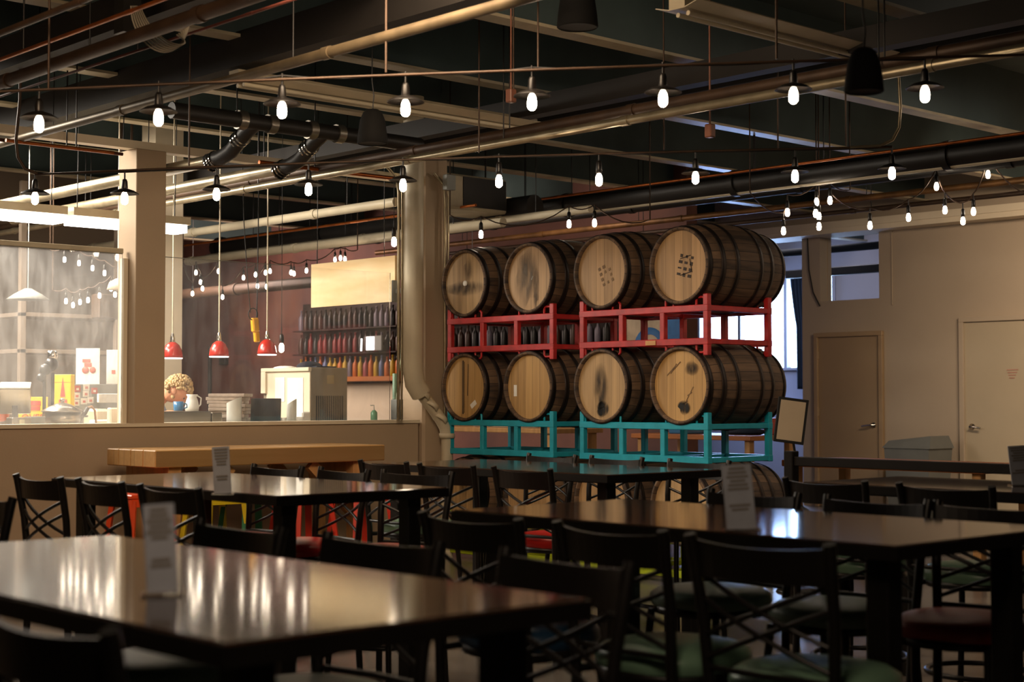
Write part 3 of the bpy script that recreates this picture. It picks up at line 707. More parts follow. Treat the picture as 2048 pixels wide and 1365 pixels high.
# marks on heads: local coords (y to the left in picture, z up), on the head at x=.03
def mark(r_, c_, fn, m, name='stencil_mark'):
    b = MB(); fn(b); o = b.build(name, m, BAR[(r_, c_)]); return o
X0 = .0272
def rect(b, y, z, w_, h, rot=0):
    pts = []
    for sy, sz in ((-1,-1),(1,-1),(1,1),(-1,1)):
        a, c = sy*w_/2, sz*h/2; pts.append((X0, y+a*math.cos(rot)-c*math.sin(rot), z+a*math.sin(rot)+c*math.cos(rot)))
    pts2 = [(X0+.0015, p[1], p[2]) for p in pts]; b.add(pts+pts2, [(0,1,2,3),(4,5,6,7),(0,1,5,4),(1,2,6,5),(2,3,7,6),(3,0,4,7)])
def blob(b, y, z, ry, rz, seed, n=40, wob=.25):
    rnd = random.Random(seed); ph = [rnd.uniform(0, 6.28) for _ in range(5)]; P = []
    for k in range(n):
        a = 2*math.pi*k/n; f = 1+wob*sum(math.sin((j+2)*a+ph[j])/(j+2) for j in range(5)); P.append((X0, y+ry*f*math.cos(a), z+rz*f*math.sin(a)))
    b.add(P, [tuple(range(n))])
def stencil(b, cy, cz, s, rot, dens=1):
    rnd = random.Random(3)
    for i in range(4):
        for j in range(3):
            if rnd.random() < dens:
                y, z = (i-1.5)*.26*s, (j-1)*.3*s; rect(b, cy+y*math.cos(rot)-z*math.sin(rot), cz+y*math.sin(rot)+z*math.cos(rot), .13*s*rnd.uniform(.5, 1.2), .17*s*rnd.uniform(.6, 1.2), rot)
mark(0, 0, lambda b: b.lathe([(0, .018), (.022, .018), (.022, .03)], n=20, axis='X'), M_paper, 'bung')
def soft(name, c, a):
    m = bpy.data.materials.new(name); m.use_nodes = True; N = m.node_tree.nodes; L = m.node_tree.links; p = N['Principled BSDF']
    p.inputs['Base Color'].default_value = (*srgb(c), 1); p.inputs['Roughness'].default_value = .7
    tc = N.new('ShaderNodeTexCoord'); no = N.new('ShaderNodeTexNoise'); no.inputs['Scale'].default_value = 11; no.inputs['Detail'].default_value = 7
    mp = N.new('ShaderNodeMapping'); mp.inputs['Scale'].default_value = (1, 1.8, .5); L.new(tc.outputs['Object'], mp.inputs[0]); L.new(mp.outputs[0], no.inputs[0])
    m2 = N.new('ShaderNodeMapping'); m2.inputs['Location'].default_value = (0, -1, -1); m2.inputs['Scale'].default_value = (0, 2, 2); L.new(tc.outputs['Generated'], m2.inputs[0])
    ln = N.new('ShaderNodeVectorMath'); ln.operation = 'LENGTH'; L.new(m2.outputs[0], ln.inputs[0])
    fo = N.new('ShaderNodeMapRange'); fo.inputs[1].default_value = 1.0; fo.inputs[2].default_value = .35; fo.inputs[3].default_value = 0; fo.inputs[4].default_value = 1; L.new(ln.outputs['Value'], fo.inputs[0])
    mr = N.new('ShaderNodeMapRange'); mr.inputs[1].default_value = .36; mr.inputs[2].default_value = .66; mr.inputs[3].default_value = a*.25; mr.inputs[4].default_value = a
    mu = N.new('ShaderNodeMath'); mu.operation = 'MULTIPLY'; L.new(no.outputs['Fac'], mr.inputs[0]); L.new(mr.outputs[0], mu.inputs[0]); L.new(fo.outputs[0], mu.inputs[1])
    L.new(mu.outputs[0], p.inputs['Alpha']); return m
M_ink2 = soft('black_bung_stain', '0c0805', 3.0); M_ink3 = mat('faint_pencil_ink', '7a5e3e', .7, var=.2)
M_soft = soft('weathered_stain', '3f3122', .6); M_softd = soft('spill_and_shade', '261b12', .95); M_softg = soft('grey_water_stain', '5a4c3c', .9)  # the darkest tone paints spills and one shadow band
mark(0, 0, lambda b: blob(b, .0, -.04, .24, .07, 4), M_softd, 'stain_and_shade')  # shadow band painted across the head
mark(0, 0, lambda b: blob(b, -.03, .1, .06, .12, 9), M_soft, 'stain_and_shade')
mark(0, 1, lambda b: blob(b, .03, .0, .14, .23, 11), M_softg, 'stain_and_shade')
mark(0, 1, lambda b: blob(b, -.07, -.08, .045, .17, 17), M_softd, 'dark_streak')
mark(0, 1, lambda b: rect(b, -.03, .0, .012, .035, .5), M_paper, 'painted_shine')  # pale fleck painted in as a metallic shine
mark(0, 2, lambda b: stencil(b, -.04, -.02, .16, 1.2, .8), M_ink3)
mark(0, 3, lambda b: (stencil(b, -.045, -.005, .17, -1.35, .9), rect(b, -.045, .058, .1, .006, -.2), rect(b, -.095, -.005, .006, .1, -.2), rect(b, -.045, -.06, .1, .006, -.2)), M_ink)
mark(1, 0, lambda b: (rect(b, .03, 0, .014, .44), rect(b, -.03, .06, .006, .26, .03), rect(b, .012, 0, .004, .42)), M_ink, 'black_stripe')
mark(1, 0, lambda b: rect(b, -.1, -.14, .075, .04, -.6), M_paper, 'white_sticker')
mark(1, 1, lambda b: rect(b, .165, -.03, .035, .09), M_paper, 'white_label')
mark(1, 2, lambda b: blob(b, .0, -.17, .07, .06, 5), M_ink2, 'dark_smudge')
mark(1, 2, lambda b: blob(b, .02, -.02, .07, .24, 8), M_softd, 'stain_and_shade')
mark(1, 3, lambda b: blob(b, -.03, -.155, .06, .05, 2), M_ink2, 'bung_stain')
mark(1, 3, lambda b: ([rect(b, .10-.03*k, .1+.02*k, .09, .007, -.7-.2*(k % 2)) for k in range(3)], ), M_ink3, 'scribble')
mark(1, 3, lambda b: [rect(b, -.1+.02*k, -.03-.03*k, .05, .006, -1+.5*(k % 2)) for k in range(4)], M_ink3, 'scribble')
mark(1, 3, lambda b: blob(b, -.1, .12, .06, .06, 3), M_softd, 'stain_and_shade')
mark(2, 0, lambda b: blob(b, .02, .05, .06, .12, 21), M_soft, 'stain_and_shade')

def rack_proto(m, name, both):
    """origin at the low-y front corner; rails at z 0 (bottom rail centre) to .235 (top rail centre)"""
    t = thing(name, 'x', 'barrel rack', (0, 0, -50))
    W = 1.22; D = .68; T = .048; H = .235
    for x in (0, D):
        for z in (0, H): MB().rbox((x-T/2, -T/2, z-T/2), (x+T/2, W+T/2, z+T/2), .004).build('rail', m, t)
        for k in range(4):
            y = k*W/3; ext = .075 if k in (0, 3) else 0
            e0 = ext if both else 0
            MB().rbox((x-T*.45, y-T*.45, -T/2-e0), (x+T*.45, y+T*.45, H+T/2+ext), .004).build('upright', m, t)
    for k in range(4):
        y = k*W/3
        for z in (0, H): MB().rbox((0, y-T*.4, z-T*.4), (D, y+T*.4, z+T*.4), .004).build('side_rail', m, t)
    for x in (0, D):
        for k in range(4):
            y = k*W/3+(.06 if k in (0, 2) else -.06)
            for zz, sg in (((H+T/2, 1),) + (((-T/2, -1),) if both else ())):
                a = .038; pts = [(x, y-a, zz-sg*.005), (x, y-a, zz+sg*.038), (x, y-a*.6, zz+sg*.054), (x, y+a*.6, zz+sg*.054), (x, y+a, zz+sg*.038), (x, y+a, zz-sg*.005)]
                MB().tube(pts, .009, 8).build('cradle', m, t)
    return t
racks = [('red', M_red, 1.70, True), ('teal', M_teal, .865, False), ('lime green', M_lime, .05, False)]
for nm, m_, z0, both in racks:
    P = rack_proto(m_, 'barrel_rack', both)
    if nm == 'lime green': P.location.z = -50
    for y0, side in ((7.06, 'right rack under the nearest barrels'), (8.61, 'left rack next to the column'), (3.2, 'rack at the right frame edge')):
        row = {'red': 'between the top and middle barrels', 'teal': 'between the middle and bottom barrels', 'lime green': 'on the floor below the bottom barrels'}[nm]
        if nm != 'red' and y0 < 5: continue
        o = dup(P, (RX, y0, z0+.02), 0, '%s steel %s %s' % (nm, side, row), 'steel barrel racks')
        if nm == 'red' and y0 == 7.06:
            MB().rbox((-.03, .46, -.018), (-.0245, .56, .016), .002).build('maker_plate', mat('tan_plate', 'd8a060', .5), o)
    kill(P)

# ================================================================== TABLES
TZ = .94
def table(x0, y0, w_, l, label):
    t = thing('dining_table', label, 'table', (x0, y0, 0), 0, 'tall black dining tables')
    b = MB(); b.rbox((0, 0, TZ-.035), (w_, l, TZ), .005); top = b.build('tabletop', M_top, t)
    b = MB(); b.box((-.004, -.004, TZ-.04), (w_+.004, 0, TZ-.004)); b.box((-.004, l, TZ-.04), (w_+.004, l+.004, TZ-.004)); b.box((-.004, 0, TZ-.04), (0, l, TZ-.004)); b.box((w_, 0, TZ-.04), (w_+.004, l, TZ-.004)); b.build('edge_band', M_black, t)
    b = MB(); b.box((.2, .2, TZ-.06), (w_-.2, .23, TZ-.035)); b.box((.2, l-.23, TZ-.06), (w_-.2, l-.2, TZ-.035)); b.box((.2, .23, TZ-.06), (.23, l-.23, TZ-.035)); b.box((w_-.23, .23, TZ-.06), (w_-.2, l-.23, TZ-.035)); b.build('apron', M_black, t)
    for x in (.08, w_-.15):
        for y in (.08, l-.15): MB().rbox((x, y, 0), (x+.07, y+.07, TZ-.035), .004).build('leg', M_black, t)
    return t
table(1.31, 2.08, .80, 1.86, 'dark glossy table nearest the camera at lower left, with warm reflections')
table(3.42, 5.07, .87, 1.90, 'dark glossy table in front of the pine bar table')
table(5.56, 5.35, .87, 1.92, 'dark glossy table right in front of the barrel racks')
table(3.44, 2.28, .86, 1.76, 'dark glossy table reflecting the blue window')
table(5.74, 2.35, .80, 1.95, 'dark glossy table below the wooden railing at right')

# pine bar table by the half wall
pa = at(311, 902, z=.975)
t = thing('bar_table', 'long pine timber bar table standing against the beige half wall', 'table', (pa.x, pa.y, 0))
Lb = at(765, 890, z=.975).x-pa.x; Wb = min(.66, YW-.03-pa.y)
for k in range(4):
    MB().rbox((0, k*Wb/4+.002, .86), (Lb, (k+1)*Wb/4-.002, .975), .006).build('plank', M_pine, t)
for x in (.12, Lb-.26):
    for y in (.04, Wb-.14): MB().rbox((x, y, 0), (x+.1, y+.09, .86), .004).build('leg', M_pinez, t)
for x in (.12, Lb-.26):
    MB().rbox((x, .13, .78), (x+.1, Wb-.14, .86), .004).build('crossbeam', M_pinez, t)
    MB().bar((x+.05, Wb/2, .22), (x+.05, .06, .22), .05, .09).build('stretcher', M_pinez, t)
for (xa, xb) in ((.2, .62), (Lb-.2, Lb-.62)):
    for y in (.08, Wb-.1): MB().bar((xa, y, .45), (xb, y, .85), .05, .085).build('brace', M_pinez, t)

# menu cards (no code printed)
def card(u, v, z, h, w_, label, rz=0, lean=-4):
    p = at(u, v, z=z); t = thing('menu_card', label, 'menu card', p, AZ-math.pi/2+rz)
    MB().rbox((-w_/2-.01, -.035, 0), (w_/2+.01, .035, .006), .002).build('base', M_clear, t)
    mt = Matrix.Rotation(R(lean), 4, 'Y') @ Matrix.Rotation(R(-7), 4, 'X'); MB().rbox((-w_/2, -.003, .004), (w_/2, .003, h), .001, mt).build('card', mat('card_face', 'a4a8b2', .4), t)
    b = MB(); hb = MB()
    rr = random.Random(int(u))
    for k in range(11):
        zz = h*(.94-.062*k)
        if .42 < zz/h < .62: continue
        ww = w_*rr.uniform(.25, .42); (hb if zz/h > .6 else b).box((-ww, -.0045, zz-.0035), (ww, -.0032, zz+.0035), mt)
    b.build('printed_text', M_text, t); hb.build('printed_heading', M_text, t)
card(446, 990, TZ, .19, .068, 'upright menu card on the table in front of the pine bar table', .1)
card(326, 1190, TZ, .175, .06, 'blurred upright menu card on the nearest table', .15)
card(1484, 1062, TZ, .19, .085, 'blurred upright menu card on the table reflecting the blue window')
card(2044, 972, TZ, .175, .085, 'upright menu card on the table at the right frame edge')

# ================================================================== CHAIRS
def chair_proto():
    """seat faces +x, origin on the floor under the seat centre"""
    t = thing('counter_stool', 'x', 'chair', (0, 0, -50)); T = .026
    def seat():
        b = MB()
        def fn(s, q):
            a = 2*math.pi*s; rr = .205*(1+.035*math.cos(4*a+math.pi))
            prof = [(1.0, -.025), (1.05, -.005), (1.03, .018), (.9, .035), (.6, .043), (.25, .045), (.0, .045)]
            i = q*6; k = int(min(5, i)); f = i-k; r0, z0 = prof[k]; r1, z1 = prof[k+1]
            return Vector((math.cos(a)*rr*(r0+(r1-r0)*f), math.sin(a)*rr*(r0+(r1-r0)*f), .6+z0+(z1-z0)*f))
        b.grid(fn, 28, 6, True); b.disc((0, 0, .575), .2, (0, 0, -1), 28); return b
    seat().build('seat', M_mint, t)
    MB().lathe([(.2, .55), (.205, .55), (.205, .576), (.2, .576)], n=28).build('seat_frame', M_black, t)
    for s in (-1, 1):
        MB().tube([(.15, s*.15, .56), (.165, s*.16, .4), (.185, s*.185, .0)], .014, 8).build('leg', M_black, t)
        MB().tube([(-.21, s*.20, .0), (-.195, s*.185, .4), (-.2, s*.185, .6), (-.215, s*.195, .78), (-.247, s*.205, .955), (-.253, s*.206, .975)], .016, 10).build('leg', M_black, t)
        MB().tube([(-.2, s*.18, .56), (.0, s*.195, .555)], .012, 6).build('side_bar', M_black, t)
    b = MB()
    def rail(s, q):
        y = -.2+.4*s; c = -.035*(1-(2*s-1)**2); zt = .962-.010*(1-(2*s-1)**2); z0 = .868
        pts = [(-.232, z0), (-.243, zt), (-.229, zt), (-.218, z0)]
        k = int(q*4) % 4; x, z = pts[k]; return Vector((x+c, y, z))
    b.grid(rail, 12, 4, False, False); b.add([rail(0, k/4) for k in range(4)], [(0, 1, 2, 3)]); b.add([rail(1, k/4) for k in range(4)], [(3, 2, 1, 0)]); b.build('back_rail', M_black, t)
    for s in (-1, 1):
        for off in (-.03, .03):
            P = []
            for k in range(7):
                f = k/6; y = s*(-.185+.37*f); c = -.03*(1-(2*f-1)**2); P.append((-.212+c-.006*f, y, .69+.15*f+off))
            MB().tube(P, .0075, 6).build('cross_bar', M_black, t)
    MB().tube([(-.205, -.185, .635), (-.225, 0, .635), (-.205, .185, .635)], .009, 6).build('lower_back_bar', M_black, t)
    P = [(.205*math.cos(2*math.pi*k/28), .205*math.sin(2*math.pi*k/28), .2) for k in range(28)]
    MB().tube(P, .011, 8, closed=True).build('foot_ring', M_black, t)
    return t
CP = chair_proto()
SEATM = {}
seat0 = [c for c in CP.children if c.name.startswith('seat') and not c.name.startswith('seat_f')][0].data
for k, m_ in dict(mint=M_mint, pale=M_mint2, red=M_redv, rust=M_rust_v, blue=M_bluev, pink=M_pinkv).items():
    s_ = seat0.copy(); s_.materials.clear(); s_.materials.append(m_); SEATM[k] = s_
DESC = dict(mint='mint green', pale='pale grey green', red='bright red', rust='rust red', blue='navy blue', pink='dusty red')
def chair(x, y, face, col, where, group, jit=0):
    """face: +1 looks to +x (stands on the near side), -1 the far side; x,y = place of the back rail"""
    cx = x + .22*face
    dup(CP, (cx, y, 0), (0 if face > 0 else math.pi)+jit, 'black stool with %s seat, %s' % (DESC[col], where), group, {'seat': SEATM[col]})
G = 'black metal counter stools'
# around the nearest table
chair(1.15, 2.33, 1, 'mint', 'dark back rail cut by the lower left corner', G, .05)
chair(2.33, 3.68, -1, 'pale', 'behind the nearest table, left of three', G)
chair(2.36, 3.06, -1, 'pale', 'behind the nearest table, middle of three', G, .08)
chair(2.38, 2.46, -1, 'blue', 'behind the nearest table, right of three', G, -.05)
# table before the pine bar
chair(3.17, 6.55, 1, 'mint', 'leftmost of the three along the beige half wall', G, .03)
chair(3.19, 6.0, 1, 'mint', 'middle of the three along the beige half wall', G, -.04)
chair(3.17, 5.42, 1, 'mint', 'right of the three along the beige half wall', G, .05)
chair(4.5, 6.7, -1, 'red', 'behind the menu card at the pine bar side', G, .04)
chair(4.54, 6.2, -1, 'red', 'second of three at the pine bar side', G, -.04)
chair(4.64, 5.68, -1, 'pink', 'by the right tip of the left middle table', G, .22)
chair(2.35, 5.36, -1, 'mint', 'just cut by the left frame edge', G)
# table before the racks
chair(5.3, 6.78, 1, 'mint', 'leftmost of three in front of the rack table', G)
chair(5.27, 6.22, 1, 'pale', 'middle of three in front of the rack table', G, .05)
chair(5.3, 5.66, 1, 'red', 'right of three in front of the rack table', G)
chair(6.63, 6.88, -1, 'mint', 'left of three between rack table and barrels', G)
chair(6.66, 6.36, -1, 'mint', 'middle of three between rack table and barrels', G)
chair(6.63, 5.68, -1, 'mint', 'right of three between rack table and barrels', G, .06)
# table reflecting the window
chair(3.05, 3.48, 1, 'blue', 'left of the three before the blue reflecting table', G, .04)
chair(3.08, 2.92, 1, 'mint', 'middle of the three before the blue reflecting table', G, -.04)
chair(3.06, 2.42, 1, 'mint', 'right of the three before the blue reflecting table', G, .06)
chair(4.56, 3.66, -1, 'pale', 'behind the window reflecting table, left of three', G)
chair(4.56, 3.12, -1, 'pale', 'behind the window reflecting table, middle of three', G)
chair(4.6, 2.66, -1, 'rust', 'behind the window reflecting table, right of three', G, .1)
# right back table
chair(5.5, 3.98, 1, 'mint', 'left of two in front of the railing table', G)
chair(5.52, 3.42, 1, 'mint', 'right of two in front of the railing table', G, .04)
chair(5.48, 2.8, 1, 'rust', 'with its seat cut by the right frame edge', G)
kill(CP)

# coloured sheet metal stools at the pine bar
def tolix(p, m, label):
    t = thing('metal_stool', label, 'stool', (p.x, p.y, 0), 0, 'coloured sheet metal stools')
    MB().rbox((-.15, -.15, .67), (.15, .15, .70), .012).build('seat', m, t)
    b = MB(); b.box((-.145, -.145, .62), (.145, -.14, .67)); b.box((-.145, .14, .62), (.145, .145, .67)); b.box((-.145, -.14, .62), (-.14, .14, .67)); b.box((.14, -.14, .62), (.145, .14, .67)); b.build('skirt', m, t)
    for sx in (-1, 1):
        for sy in (-1, 1):
            MB().bar((sx*.13, sy*.13, .66), (sx*.2, sy*.2, 0), .045, .03, (sx, sy, 0)).build('leg', m, t)
    for s in (-1, 1):
        MB().bar((-.17, s*.17, .25), (.17, s*.17, .25), .012, .025).build('brace', m, t); MB().bar((s*.17, -.17, .25), (s*.17, .17, .25), .012, .025).build('brace', m, t)
M_tr = mat('red_sheet_metal', 'c8321e', .35, var=.06); M_ty = mat('yellow_sheet_metal', 'c9b01c', .35, var=.06); M_to = mat('orange_sheet_metal', 'd8481e', .35, var=.06)
M_tg = mat('green_sheet_metal', '1f6a44', .35, var=.06)
for u, m_, lab in ((282, M_to, 'orange red metal stool under the left end of the pine bar table'), (432, M_ty, 'yellow metal stool in front of the pine bar table'), (505, M_tg, 'dark green metal stool beside the yellow one'), (607, M_tr, 'red metal stool in front of the pine bar table'), (722, M_tr, 'red metal stool at the right end of the pine bar table')):
    p = at(u, 1000, y=8.95 if u != 282 else 9.1); tolix(p, m_, lab)

# railing with sign
p = at(1594, 915, x=6.85)
t = thing('railing', 'dark wooden railing with square post behind the right table', 'railing', (6.8, p.y, 0))
MB().rbox((-.03, -.03, 0), (.03, .03, 1.035), .005).build('post', M_black, t)
MB().rbox((-.02, -1.9, .955), (.02, -.03, 1.005), .004).build('handrail', M_black, t)
MB().rbox((-.03, -1.96, 0), (.03, -1.9, 1.035), .005).build('post', M_black, t)
MB().rbox((-.015, -1.9, .2), (.015, -.03, .24), .004).build('lower_rail', M_black, t)
pr = Vector((6.8, p.y, 0))
q = at(1582, 842, d=10.6)
t = thing('sign_stand', 'small tilted cream sign in black frame on a thin stand behind the railing post', 'sign', q, AZ-math.pi/2)
mt = Matrix.Rotation(R(7.5), 4, 'Y')
MB().rbox((-.104, -.008, -.155), (.104, .010, .155), .003, mt).build('frame', M_blackm, t)
MB().rbox((-.086, -.0115, -.136), (.086, -.006, .136), .001, mt).build('panel', mat('cream_panel', 'b8a890', .6, var=.04), t)
MB().tube([(.015, .0, -.15), (.03, .0, -.25), (.03, 0, .02-q.z)], .009, 10).build('pole', M_black, t)
MB().lathe([(0, .02-q.z), (.13, .02-q.z), (.14, -q.z+.001), (0, -q.z+.001)], (.03, 0, 0), 28).build('base', M_black, t)

# waste bin before the door wall
p = at(1836, 900, x=15.2)
t = thing('waste_bin', 'grey waste bin with sloping lid beside the tan door', 'bin', (15.2, p.y, 0))
b = MB(); b.add([(-.2,-.25,0),(.2,-.25,0),(.2,.25,0),(-.2,.25,0),(-.24,-.29,.78),(.24,-.29,.78),(.24,.29,.78),(-.24,.29,.78)], [(0,3,2,1),(0,1,5,4),(1,2,6,5),(2,3,7,6),(3,0,4,7)]); b.build('bin_body', M_bin, t)
b = MB(); b.add([(-.25,-.31,.76),(.25,-.31,.76),(.25,.31,.76),(-.25,.31,.76),(-.17,-.27,.90),(.2,-.27,.90),(.2,.27,.84),(-.17,.27,.84)], [(0,3,2,1),(4,5,6,7),(0,1,5,4),(1,2,6,5),(2,3,7,6),(3,0,4,7)]); b.build('lid', M_bin, t)

# ================================================================== BACK ROOM STUFF
def bench(p, w_, l, h, m, label):
    t = thing('work_table', label, 'table', (p.x, p.y, 0))
    MB().rbox((0, 0, h-.05), (w_, l, h), .006).build('tabletop', m, t)
    for x in (.05, w_-.12):
        for y in (.05, l-.12): MB().rbox((x, y, 0), (x+.07, y+.07, h-.05), .004).build('leg', M_pinez, t)
    return t
bench(Vector((9.75, 5.75, 0)), .8, 1.75, .84, M_ornge, 'orange edged work table behind the railing post, lit blue')
bench(Vector((12.0, 9.6, 0)), .8, 1.6, .95, M_ornge, 'orange topped work table seen through the right end of the teal rack')
bench(Vector((11.2, 11.6, 0)), .8, 3.0, 1.0, M_pinez, 'pale work table seen through the left teal rack')
for i, (x, y, z, r_, L_) in enumerate([(11.4, 12.0, 1.05, .05, 1.0), (11.6, 12.3, 1.045, .045, .7)]):
    b = MB(); b.lathe([(0, 0), (r_, 0), (r_, L_), (0, L_)], (x, y, z), 16, 'Y'); tag(b.build('paper_roll', M_paper), ['long white roll lying on the pale work table', 'short white roll lying on the pale work table'][i], 'roll')
b = MB(); b.ball((12.4, 10.0, .98), .16, 14, 8, (1, 1.5, .3)); tag(b.build('cloth_heap', M_curt), 'crumpled dark blue cloth on the orange topped work table', 'cloth')
tag(MB().rbox((12.2, 10.6, .95), (12.5, 10.85, 1.25), .01).build('storage_box', M_blue), 'blue box on the orange topped work table', 'box')
tag(MB().rbox((12.45, 9.7, .95), (12.6, 9.8, 1.12), .01).build('storage_box', M_redv), 'small red box at the end of the orange topped work table', 'box')
# wall mural panel: blue swirl seen through the red rack
pm = at(1360, 655, x=12.98)
t = thing('wall_picture', 'blue and cream abstract picture seen through the red rack', 'picture', (12.97, 11.86, 1.98))
MB().box((0, -.52, -.4), (.03, .3, .4)).build('panel', mat('cream_board', 'b8a890', .7), t)
MB().lathe([(.16, -.006), (.24, -.006), (.24, 0), (.16, 0)], (0, -.05, -.1), 32, 'X').build('blue_ring', mat('blue_print', '2a6aa8', .6), t)
MB().box((-.006, -.5, -.35), (0, -.3, .3)).build('blue_bar', mat('blue_print', '2a6aa8', .6), t)

# bars inside the high opening
tag(MB().rbox((17.0, 11.35, 0), (17.12, 11.47, 4.1), .01).rbox((17.0, 9, 2.95), (17.1, 13, 3.06), .01).build('wall_bracing', M_duct), 'dark steel bracing seen through the high opening', 'frame')
tag(MB().tube([(16.6, 9, 3.25), (16.6, 14.5, 3.25)], .05, 12).build('drain_pipe', M_blackm), 'dark pipe behind the high opening', 'pipe')
q0 = at(1615, 488, x=XD-.02)
cable([(XD-.02, q0.y, 3.3), (XD-.02, q0.y-.02, 2.9), (XD-.02, q0.y-.08, 2.62), (XD-.02, q0.y-.18, 2.45)], .008, M_blackm, 'wall_cable', 'thin black cable hanging left of the high opening')

# bottles on the back wall
M_dkwood = mat('dark_shelf', '2b1d18', .7)
tb = thing('bottle_shelf', 'wall shelf of three boards behind the kitchen with an orange wooden lowest ledge', 'shelf', (13.0, 16.5, 0))
MB().box((-.02, -.3, 1.6), (.0, 2.1, 2.68)).build('backboard', M_dkwood, tb)
MB().rbox((-.26, -.35, 1.55), (-.02, 2.0, 1.615), .005).build('board', M_ornge, tb)
for z in (1.95, 2.29): MB().rbox((-.2, -.3, z-.02), (-.02, 2.1, z), .003).build('board', M_dkwood, tb)
tb2 = thing('bottle_shelf', 'dark wall shelf of bottles seen through the red racks', 'shelf', (13.0, 12.3, 0))
MB().box((-.02, .0, 1.4), (.0, 3.3, 2.68)).build('backboard', M_dkwood, tb2)
for z in (1.61, 1.95, 2.29): MB().rbox((-.2, 0, z-.02), (-.02, 3.3, z), .003).build('board', M_dkwood, tb2)
bm_ = MB().lathe([(0, 0), (.04, 0), (.042, .01), (.042, .16), (.036, .19), (.016, .22), (.014, .27), (.017, .272), (.017, .285), (0, .285)], n=12)
cols = dict(red='7a2420', orange='b8601c', yellow='b89420', grey='6c6470', blue='5a6a90', brown='3c2418', pink='9a5050', black='1c1816')
BM = {}
for k, c in cols.items():
    o = bm_.build('bottle', mat('bottle_' + k, c, .35)); BM[k] = o.data; bpy.data.objects.remove(o)
def bottles(y0, y1, dy, z, pal, lab, grp):
    y = y0
    while y < y1:
        k = random.choice(pal); o = bpy.data.objects.new('bottle', BM[k]); C.objects.link(o); o.location = (12.88, y, z); o.scale.z = random.uniform(.92, 1.05)
        tag(o, '%s bottle %s' % (k, lab), 'bottle', grp % k); y += dy
bottles(16.25, 18.5, .118, 1.616, ['red', 'orange', 'yellow', 'grey', 'blue', 'pink', 'orange', 'yellow'], 'on the orange ledge behind the kitchen', '%s bottles on the orange ledge')
bottles(16.25, 18.5, .118, 1.951, ['red', 'brown', 'grey', 'red', 'black'], 'on the middle board behind the kitchen', '%s bottles on the middle board')
bottles(16.25, 18.5, .118, 2.291, ['black', 'brown', 'black', 'grey'], 'on the top board behind the kitchen', '%s bottles on the top board')
bottles(12.4, 15.5, .135, 1.611, ['grey', 'black', 'grey', 'orange', 'brown', 'black'], 'on the lower board seen through the red racks', '%s bottles seen through the racks')
bottles(12.4, 15.5, .135, 1.951, ['grey', 'black', 'black', 'grey', 'brown'], 'on the upper board seen through the red racks', '%s bottles seen high through the racks')
# lit menu screen on the shelf
p = at(747, 687, x=12.71)
t = thing('lit_screen', 'small glowing white and pink screen before the bottle shelf', 'screen', p)
MB().rbox((0, -.17, -.1), (.03, .17, .1), .005).build('casing', M_ltgrey, t); MB().box((.03, -.02, -.02), (.285, .02, .02)).build('bracket', M_dark, t)
MB().box((-.004, -.02, -.09), (0, .16, .09)).build('display', emis('screen_glow', (1, .86, .9), 2.4), t)
MB().tube([(-.01, .26, -.1), (-.01, .25, .07)], .012, 8).build('light_bar', emis('screen_glow2', (1, .95, .9), 2.4), t)

# ================================================================== KITCHEN
CZ = 1.11
b = MB(); b.rbox((1.5, YW+.245, CZ-.04), (8.1, YW+1.0, CZ), .005); 
t = thing('kitchen_counter', 'long steel counter behind the kitchen windows', 'counter', (0, 0, 0)); b.build('worktop', M_steel, t)
MB().box((1.6, YW+.3, 0), (8.0, YW+.95, CZ-.04)).build('cabinet_body', M_wallk, t)
def kp(u, y, v=840): return at(u, v, y=y)
# plywood board
a = at(622, 617, x=8.0); c = at(791, 608, x=8.0)
t = thing('hanging_board', 'blank pale plywood board hanging over the kitchen counter', 'board', (8.0, 0, 0))
MB().box((0, YW+.14, 2.125), (.02, a.y, 2.51)).build('plywood_sheet', M_ply, t)
for yy in (YW+.3, a.y-.08): MB().tube([(.01, yy, 2.5), (.01, yy, 4.1)], .003, 5).build('wire', M_black, t)
# small framed thing on the right of the board
p = at(789, 583, y=YW+.05); tag(MB().rbox((p.x-.035, p.y-.02, p.z-.09), (p.x+.035, p.y+.0, p.z+.09), .004).box((p.x-.01, 9.94, p.z-.02), (p.x+.03, p.y, p.z+.02)).build('switch_box', M_ltgrey), 'small grey box on the conduit beside the plywood board', 'box')
# red pendants
for i, (u, v) in enumerate(((345, 716), (438, 713), (534, 709))):
    p = at(u, v, y=11.3); t = thing('pendant_lamp', ['red dome pendant lamp partly behind the square post', 'red dome pendant lamp in the middle of the three', 'red dome pendant lamp nearest the yellow hoist control'][i], 'lamp', p, 0, 'red dome pendant lamps')
    b = MB(); b.lathe([(.012, .13), (.03, .125), (.055, .105), (.075, .065), (.083, .02), (.084, 0), (.08, 0), (.079, .02), (.07, .065), (.05, .1), (.012, .12)], n=28); b.build('shade', mat('red_enamel', 'b5281c', .22, var=.05), t)
    MB().lathe([(.012, .2), (.016, .18), (.02, .16), (.02, .14), (.026, .125), (.012, .125)], n=16).build('socket', M_chrome, t)
    MB().ball((0, 0, .035), .03, 12, 8).build('bulb', emis('pendant_glow', (1, .9, .78), 30), t)
    MB().lathe([(.0, .0), (.082, .0), (.083, -.007), (.078, -.010), (0, -.011)], n=28).build('diffuser', emis('pendant_diffuser', (1, .92, .88), 2), t)
    MB().tube([(0, 0, .2), (0, 0, 4.14-p.z)], .006, 6).build('rod', M_pipew, t)
